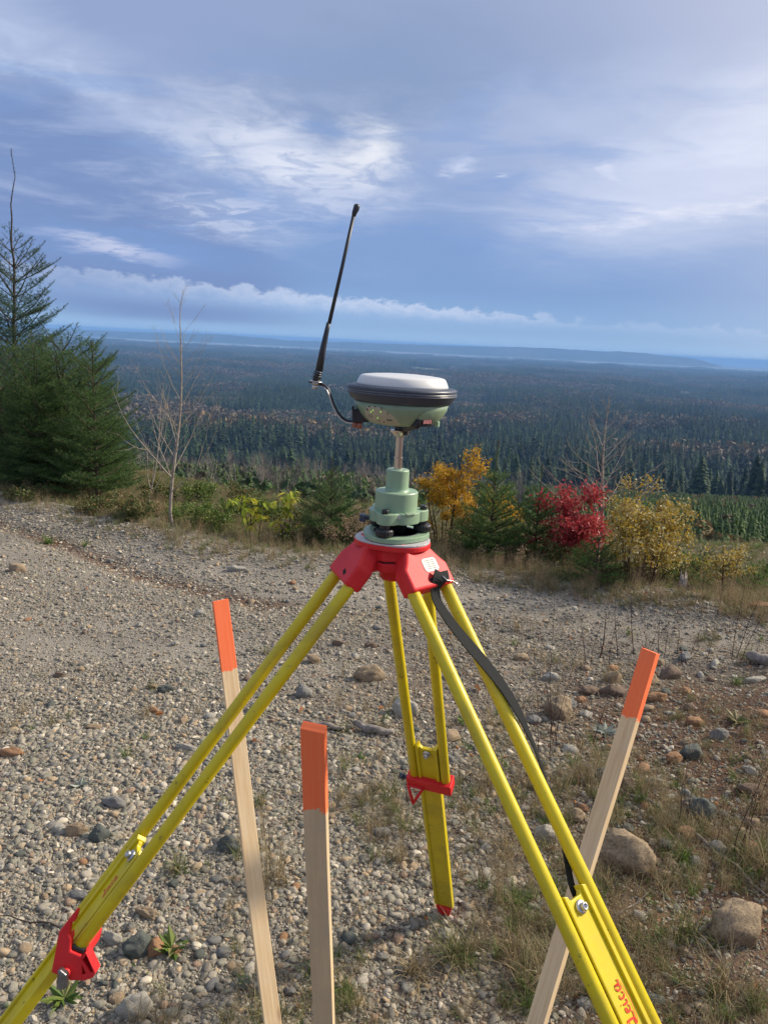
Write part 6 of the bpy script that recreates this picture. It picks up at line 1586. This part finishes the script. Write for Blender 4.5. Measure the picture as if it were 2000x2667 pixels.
    stems(880, 1800, 1430, 3, 13, 'tall thin straw stalks crossing in front of the far leg', 0.07, 0.0012, 'deadwood')
    stems(560, 2160, 1760, 2, 14, 'very thin straw stalk between the wooden stakes', 0.10, 0.0010, 'deadwood')
    # fallen sticks and driftwood
    def stick(pts, r, lab, mt='deadwood', nm='stick'):
        P_ = [hit(x * 1.2056, y * 1.2056) for x, y in pts]; base = P_[0].copy(); mb = MB()
        Q = []
        for i in range(len(P_) - 1):
            for k in range(4): Q.append(P_[i].lerp(P_[i + 1], k / 4))
        Q.append(P_[-1]); n = len(Q); Q = [Vector((q.x, q.y, ground_z(q.x, q.y) + r * 0.9 + 0.006 * sin(i * 1.7) + 0.008)) for i, q in enumerate(Q)]
        mb.tube(Q, [r * (0.5 + 0.7 * sin(pi * (i + 0.6) / (n + 0.6))) * (1 + 0.15 * sin(i * 2.3)) for i in range(n)], 8)
        o = mb.build(nm, M[mt], base=base); tag(o, lab, 'stick' if nm == 'stick' else 'driftwood')
    stick([(655, 1566), (700, 1573), (745, 1582)], 0.010, 'grey weathered branch on the gravel above the nearest stake', nm='driftwood')
    stick([(765, 1572), (800, 1586), (850, 1592)], 0.016, 'dark crumbling piece of wood right of the grey branch', nm='driftwood')
    stick([(1310, 1705), (1400, 1735), (1490, 1800), (1590, 1880), (1659, 1950)], 0.0045, 'long thin pale stick curving through the weeds at right')
    stick([(1340, 1785), (1440, 1790), (1520, 1760)], 0.0035, 'thin dark stick right of the big brown boulder', 'bark_dark')
    stick([(0, 1985), (90, 2000), (170, 2015), (225, 2030)], 0.0022, 'thin brown stick across the pebbles at lower left', 'bark_dark')
    stick([(1610, 1430), (1665, 1440)], 0.030, 'dark grey timber end at the right edge of the road', nm='driftwood')
    stick([(1230, 2060), (1330, 1985), (1400, 1935)], 0.0020, 'thin straw-coloured stick behind the near leg')
    # bright fallen leaves
    for j, (x, y, lab) in enumerate(((335, 1548, 'small rusty leaf beside the orange stone'), (1035, 1500, 'orange leaf between the far leg and the strap'), (690, 1610, ''), (1385, 1528, 'orange leaf behind the leaning stake'), (560, 1452, 'rusty leaf under the left leg tubes'), (830, 1535, 'tan leaf left of the far leg'), (790, 1470, ''), (645, 1545, 'curled orange leaf right of the left leg'), (1450, 1790, 'brown leaf in the weeds at right'), (545, 1600, 'brown leaf beside the leaning stake'))):
        if not lab: continue
        p = hit(x * 1.2056, y * 1.2056); rr = np.random.default_rng(400 + j); V, F = leaves_np(np.zeros((1, 3)), np.array([[cos(j * 2.0), sin(j * 2.0), 0.1]]) * 3, 0.05, 0.6, rr, 0.0, 0.4, 0.1)
        o = link('fallen_leaf', np_mesh('fallen_leaf', V, F, M['brown_leaf']), None, (p.x, p.y, p.z + 0.015)); tag(o, 'fallen ' + lab, 'leaf', 'bright fallen leaves on the gravel')
build_grass()

# ------------------------------------------------------------------ the valley: slope growth, 300 single conifers, the forest beyond
def make_wood(name, stops, alt, alt2):
    m = make_leaf(name, stops, 0.8, 0.1); t = NT(m.node_tree); pos = geo(t).outputs['Position']
    mp = t.node('ShaderNodeMapping'); t.l.new(pos, mp.inputs[0]); mp.inputs['Scale'].default_value = (1, 0.55, 0)
    f = t.noise(mp.outputs[0], 0.0042, 4, 0.65); f2 = t.noise(mp.outputs[0], 0.0016, 4, 0.6); r = t.n['Principled BSDF'].inputs['Base Color'].links[0].from_socket
    c = t.mix(t.maprange(f, 0.50, 0.62, 0, 0.8), r, alt); c = t.mix(t.maprange(f2, 0.55, 0.63, 0, 0.75), c, alt2)
    t.put(t.n['Principled BSDF'].inputs['Base Color'], c); return m
M['con'] = make_wood('conifer_green', [(0, (0.010, 0.024, 0.012)), (0.5, (0.022, 0.044, 0.020)), (1, (0.045, 0.075, 0.030))], (0.040, 0.066, 0.024, 1), (0.050, 0.052, 0.028, 1))
M['con2'] = make_wood('conifer_light_green', [(0, (0.025, 0.052, 0.018)), (0.5, (0.045, 0.082, 0.026)), (1, (0.080, 0.12, 0.040))], (0.060, 0.085, 0.030, 1), (0.075, 0.070, 0.035, 1))
M['dec_brown'] = make_leaf('autumn_brown', [(0, (0.09, 0.075, 0.048)), (0.5, (0.125, 0.105, 0.068)), (1, (0.17, 0.13, 0.08))], 0.8, 0.1)
M['dec_gold'] = make_leaf('autumn_gold', [(0, (0.18, 0.115, 0.04)), (0.5, (0.24, 0.15, 0.055)), (1, (0.20, 0.16, 0.08))], 0.8, 0.1)
M['trunk_far'] = simple('grey_trunk', (0.20, 0.17, 0.14), 0.9)
def conifer_geo(rng, nb, H=1.0, R=0.18, low=0.16, rag=0.3):
    """H=1 conifer crown of drooping branch blades"""
    V = []; F = []
    for k in range(nb):
        f = (k + rng.random()) / nb; z = low + (1 - low) * f ** 0.9; r = R * ((1 - f) ** 0.58 + 0.03) * (1 + rng.normal(0, rag * 0.6)); az = k * 2.399 + rng.normal(0, .3)
        d = np.array([cos(az), sin(az), 0]); s = np.array([-sin(az), cos(az), 0]); up = np.array([0, 0, 1.0]); w = r * 0.75 + 0.014
        a = up * (z + 0.03); m_ = d * r * 0.55 + up * (z + r * 0.05); e = d * r + up * (z - r * 0.30 * rng.uniform(0.2, 1.2)); o = len(V)
        V += [a, m_ - s * w * 0.5 - up * 0.015, e, m_ + s * w * 0.5 - up * 0.015]; F += [(o, o + 1, o + 2), (o, o + 2, o + 3)]
    o = len(V); V += [[0, 0, 1.04], [0.006, 0, 0.9], [-0.006, 0.005, 0.9]]; F += [(o, o + 1, o + 2)]
    return np.array(V) * H, np.array(F)
def round_geo(rng, nb, R=0.3, H=1.0):
    V = []; F = []
    for k in range(nb):
        q = rng.normal(size=3); q /= np.linalg.norm(q); c = q * [R, R, H * 0.42] * rng.uniform(0.5, 1.0) + [0, 0, H * 0.56]; w = 0.10 * H * rng.uniform(0.6, 1.3)
        a = rng.normal(size=3); a /= np.linalg.norm(a); b = np.cross(a, rng.normal(size=3)); b /= np.linalg.norm(b); o = len(V)
        V += [c - a * w, c - b * w * 0.6, c + a * w, c + b * w * 0.6]; F += [(o, o + 1, o + 2), (o, o + 2, o + 3)]
    return np.array(V), np.array(F)
def stick_geo(H, r, n=4):
    V = []; F = []
    for k in range(n): V.append([r * cos(2 * pi * k / n), r * sin(2 * pi * k / n), 0])
    for k in range(n): V.append([0.4 * r * cos(2 * pi * k / n), 0.4 * r * sin(2 * pi * k / n), H])
    for k in range(n): F += [(k, (k + 1) % n, n + (k + 1) % n), (k, n + (k + 1) % n, n + k)]
    return np.array(V), np.array(F)
def build_valley():
    rng = np.random.default_rng(21)
    front = lambda az: 560 + 40 * math.sin(az * 0.35 + 1) + 30 * math.sin(az * 1.1) - (90 if az > 12 else 0) * min(1, (az - 12) / 6 if az > 12 else 0)
    # single conifers: the front rows of the wood
    CR = []
    for i in range(7):
        V, F = conifer_geo(rng, 150, 1.0, rng.uniform(0.15, 0.21), rng.uniform(0.08, 0.28)); CR.append(np_mesh('crown', V, F, M['con'] if i % 3 else M['con2']))
    V, F = stick_geo(0.93, 0.010); TK = np_mesh('trunk', V, F, M['trunk_far']); TKD = np_mesh('trunk', V, F, M['bark_dark'])
    n = 0
    for row in range(5):
        azs = np.linspace(-30, 30, 60)
        for k, a in enumerate(azs):
            a_ = a + rng.normal(0, 0.6); d = front(a_) + row * 13 + rng.uniform(-9, 9); x = d * sin(radians(a_)); y = d * cos(radians(a_)); z = ground_z(x, y); H = rng.uniform(16, 30)
            T = bpy.data.objects.new('conifer', None); COL.objects.link(T); T.location = (x, y, z - 0.5)
            wd = H * rng.uniform(0.85, 1.25)
            c = link('crown', CR[rng.integers(0, 7)], T, rot=(0, 0, rng.uniform(0, 6.28)), sc=(wd, wd, H))
            if row < 2: link('trunk', TK if a > 15 else TKD, T, sc=(H, H, H))
            r_ = ['first', 'second', 'third', 'fourth', 'fifth'][row]
            where = next(w_ for lim, w_ in ((-23, 'behind the big firs'), (-19, 'at the fir clump edge'), (-14, 'behind the bare shrub'), (-9, 'right of the bare sapling'), (-4, 'above the lime saplings'), (0, 'left of the green drum'), (4, 'behind the golden tree'), (8, 'above the young firs'), (12, 'behind the bare tree'), (17, 'above the birch bush'), (22, 'above the green plantation'), (99, 'at the right edge')) if a < lim)
            lab = '%s %s conifer %s, %s row of the dark wood' % ('short' if H < 20.5 else 'tall' if H > 25.5 else 'middling', 'slim' if wd < H * 0.98 else 'broad' if wd > H * 1.12 else 'even', where, r_)
            tag(T, lab, 'conifer', 'conifers at the front of the wood'); n += 1
    # patches of 60 m of wood, instanced over the plain
    def patch(kind, nt, nb, rad=0.19):
        r2 = np.random.default_rng(kind * 31 + nt); VV = {0: [], 1: [], 2: [], 3: []}; FF = {0: [], 1: [], 2: [], 3: []}; off = {0: 0, 1: 0, 2: 0, 3: 0}
        for k in range(nt):
            x, y = r2.uniform(-34, 34, 2); u = r2.random()
            if kind == 0: t = 0 if u < 0.72 else (1 if u < 0.995 else 2)
            elif kind == 1: t = 0 if u < 0.58 else (1 if u < 0.78 else (2 if u < 0.97 else 3))
            else: t = 2 if u < 0.74 else (3 if u < 0.84 else 1)
            H = (r2.uniform(11, 24) if r2.random() < 0.45 else r2.uniform(20, 33)) * (0.9 if t >= 2 else 0.55 if kind == 2 else 1)
            V, F = conifer_geo(r2, nb, 1.0, rad, 0.10) if t < 2 else round_geo(r2, nb, 0.34)
            wd = H * r2.uniform(0.85, 1.3); a = r2.uniform(0, 6.28); V = V * [wd, wd, H]; V = np.stack([V[:, 0] * cos(a) - V[:, 1] * sin(a) + x, V[:, 0] * sin(a) + V[:, 1] * cos(a) + y, V[:, 2]], 1)
            VV[t].append(V); FF[t].append(F + off[t]); off[t] += len(V)
        Va = []; Fa = []; mi = []; o = 0
        for t in range(4):
            if VV[t]:
                v = np.concatenate(VV[t]); f = np.concatenate(FF[t]) + o; Va.append(v); Fa.append(f); mi += [t] * len(f); o += len(v)
        me = np_mesh('wood_patch', np.concatenate(Va), np.concatenate(Fa), [M['con'], M['con2'], M['dec_brown'], M['dec_gold']]); me.polygons.foreach_set('material_index', np.array(mi, np.int32)); return me
    K = [patch(0, 62, 60), patch(0, 70, 60), patch(1, 60, 55), patch(2, 60, 50), patch(0, 60, 24, 0.30), patch(0, 66, 24, 0.26), patch(1, 62, 24, 0.3), patch(2, 60, 24, 0.3)]
    P = []; I = []; S_ = []; CAND = []
    d = 650.0
    while d < 9500:
        step = 56.0 if d < 4500 else 80.0
        w = d * math.tan(radians(41)); nx = int(2 * w / step) + 1
        for k in range(nx):
            x = -w + (k + rng.random()) * step; y = d + rng.uniform(-0.5, 0.5) * step; a = math.degrees(atan2(x, y)); dd = math.hypot(x, y)
            if dd < front(a) + 95: continue
            f = fbm(x, y, 0.0011, 8.0, 3) + 0.35 * fbm(x, y * 2.4, 0.0035, 2.0, 2)
            # cleared fields seen between the woods
            fld = False
            for (fx, fy, rx, ry) in FIELDS:
                if ((x - fx) / rx) ** 2 + ((y - fy) / ry) ** 2 < 1: fld = True
            if fld or (dd > 4200 and fbm(x, y * 2.2, 0.0010, 31.0, 3) > 0.30): continue
            near = dd < 2300
            g_ = fbm(x * 0.5, y * 1.5, 0.0021, 55.0, 4); CAND.append((g_, near, dd, rng.random(), fbm(x, y, 0.006, 5.0, 2)))
            kind = 0
            P.append((x, y, ground_z(x, y) - 1)); I.append(kind); S_.append(step / 56.0 * rng.uniform(0.92, 1.05) if step > 60 else rng.uniform(0.85, 1.1))
        d += step * 0.95
    gv = np.array([c[0] + 0.35 * c[4] for c in CAND]); q1, q2, q3, q4 = np.quantile(gv, [0.42, 0.68, 0.60, 0.82]); tall = np.array([fbm(p[0], p[1] * 1.6, 0.0032, 77.0, 3) for p in P])
    for k, (g_, near, dd, rr_, _) in enumerate(CAND):
        v = gv[k]
        if near: kd = 0 if (v < q3 or dd < 900) else (2 if v < q4 else 3)
        else: kd = 4 if v < q1 else (6 if v < q2 else 7)
        I[k] = kd + (1 if kd in (0, 4) and rr_ < 0.5 else 0)
    n = len(P); S_ = np.array(S_); Sc = np.stack([np.maximum(S_, 1), np.maximum(S_, 1), np.clip(S_, 0.7, 1.05) * np.clip(0.88 + tall * 0.9, 0.45, 1.25)], 1)
    o = scatter('distant_forest', P, np.stack([np.zeros(n), np.zeros(n), rng.uniform(0, 6.28, n)], 1), Sc, I, K)
    # the slope below the road: plantation of young firs at right, grey alder scrub at left
    YK = []
    for i in range(4): V, F = conifer_geo(rng, 90, 1.0, 0.24, 0.03, 0.4); YK.append(np_mesh('young', V, F, M['fir_bright'] if i else M['fir']))
    for i in range(3):
        rnd = random.Random(i); out = []; 
        for k in range(3): grow(Vector((rnd.uniform(-.1, .1), rnd.uniform(-.1, .1), 0)), Vector((rnd.gauss(0, .15), rnd.gauss(0, .15), 1)).normalized(), 0.9, 0.008, 1, rnd, out, 0.2, 0.1, 0.4, 0.4, (6, 9), 5)
        mb = twigs_mb(out, (0, 0, 0), 3); me = bpy.data.meshes.new('scrub'); me.from_pydata(mb.v, [], mb.f); me.materials.append(M['deadwood']); YK.append(me)
    for i, mt in enumerate(('dec_brown', 'dec_gold', 'con2')): V, F = round_geo(rng, 70, 0.42); YK.append(np_mesh('bush', V, F, M[mt]))
    P = []; I = []; S_ = []
    for k in range(52000):
        a = rng.uniform(-41, 41); dd = math.sqrt(rng.uniform(30 ** 2, 560 ** 2)); 
        if dd > front(a) - 5: continue
        x = dd * sin(radians(a)); y = dd * cos(radians(a)); f = fbm(x, y, 0.02, 3.0, 3)
        right = a > 9 + f * 5
        if right: kd = rng.choice([0, 1, 2, 3, 0, 1, 2, 7, 8], p=[.14, .14, .14, .14, .13, .13, .13, .03, .02]); h = rng.uniform(1.5, 3.6) if dd > 60 else rng.uniform(0.8, 1.8)
        else: kd = rng.choice([0, 1, 2, 3, 9, 9, 7, 9, 3, 4, 9, 0]) if f > -0.3 else rng.choice([4, 5, 6, 4, 7, 9, 7]); h = rng.uniform(2.0, 5.5) * (1.6 if kd in (4, 5, 6) else 1) if dd > 60 else rng.uniform(0.8, 2.2)
        if dd > 430 and kd in (4, 5, 6, 7): h *= 1.4
        P.append((x, y, ground_z(x, y) - 0.1)); I.append(kd); S_.append(h)
    n = len(P)
    scatter('slope_undergrowth', P, np.stack([np.zeros(n), np.zeros(n), rng.uniform(0, 6.28, n)], 1), S_, I, YK)
FIELDS = []
for (px, py, w_, h_) in ((1425, 842, 55, 9), (672, 818, 40, 4), (1480, 838, 25, 6)):
    r = ray(px * 1.2056, py * 1.2056); k = (CAMH + 150) / -r.z; k2 = r * k; FIELDS.append((k2.x, k2.y, w_ * 1.2 / FPX * k, h_ * 1.2 / FPX * k * k2.y / 152 * 1.0))
build_valley()
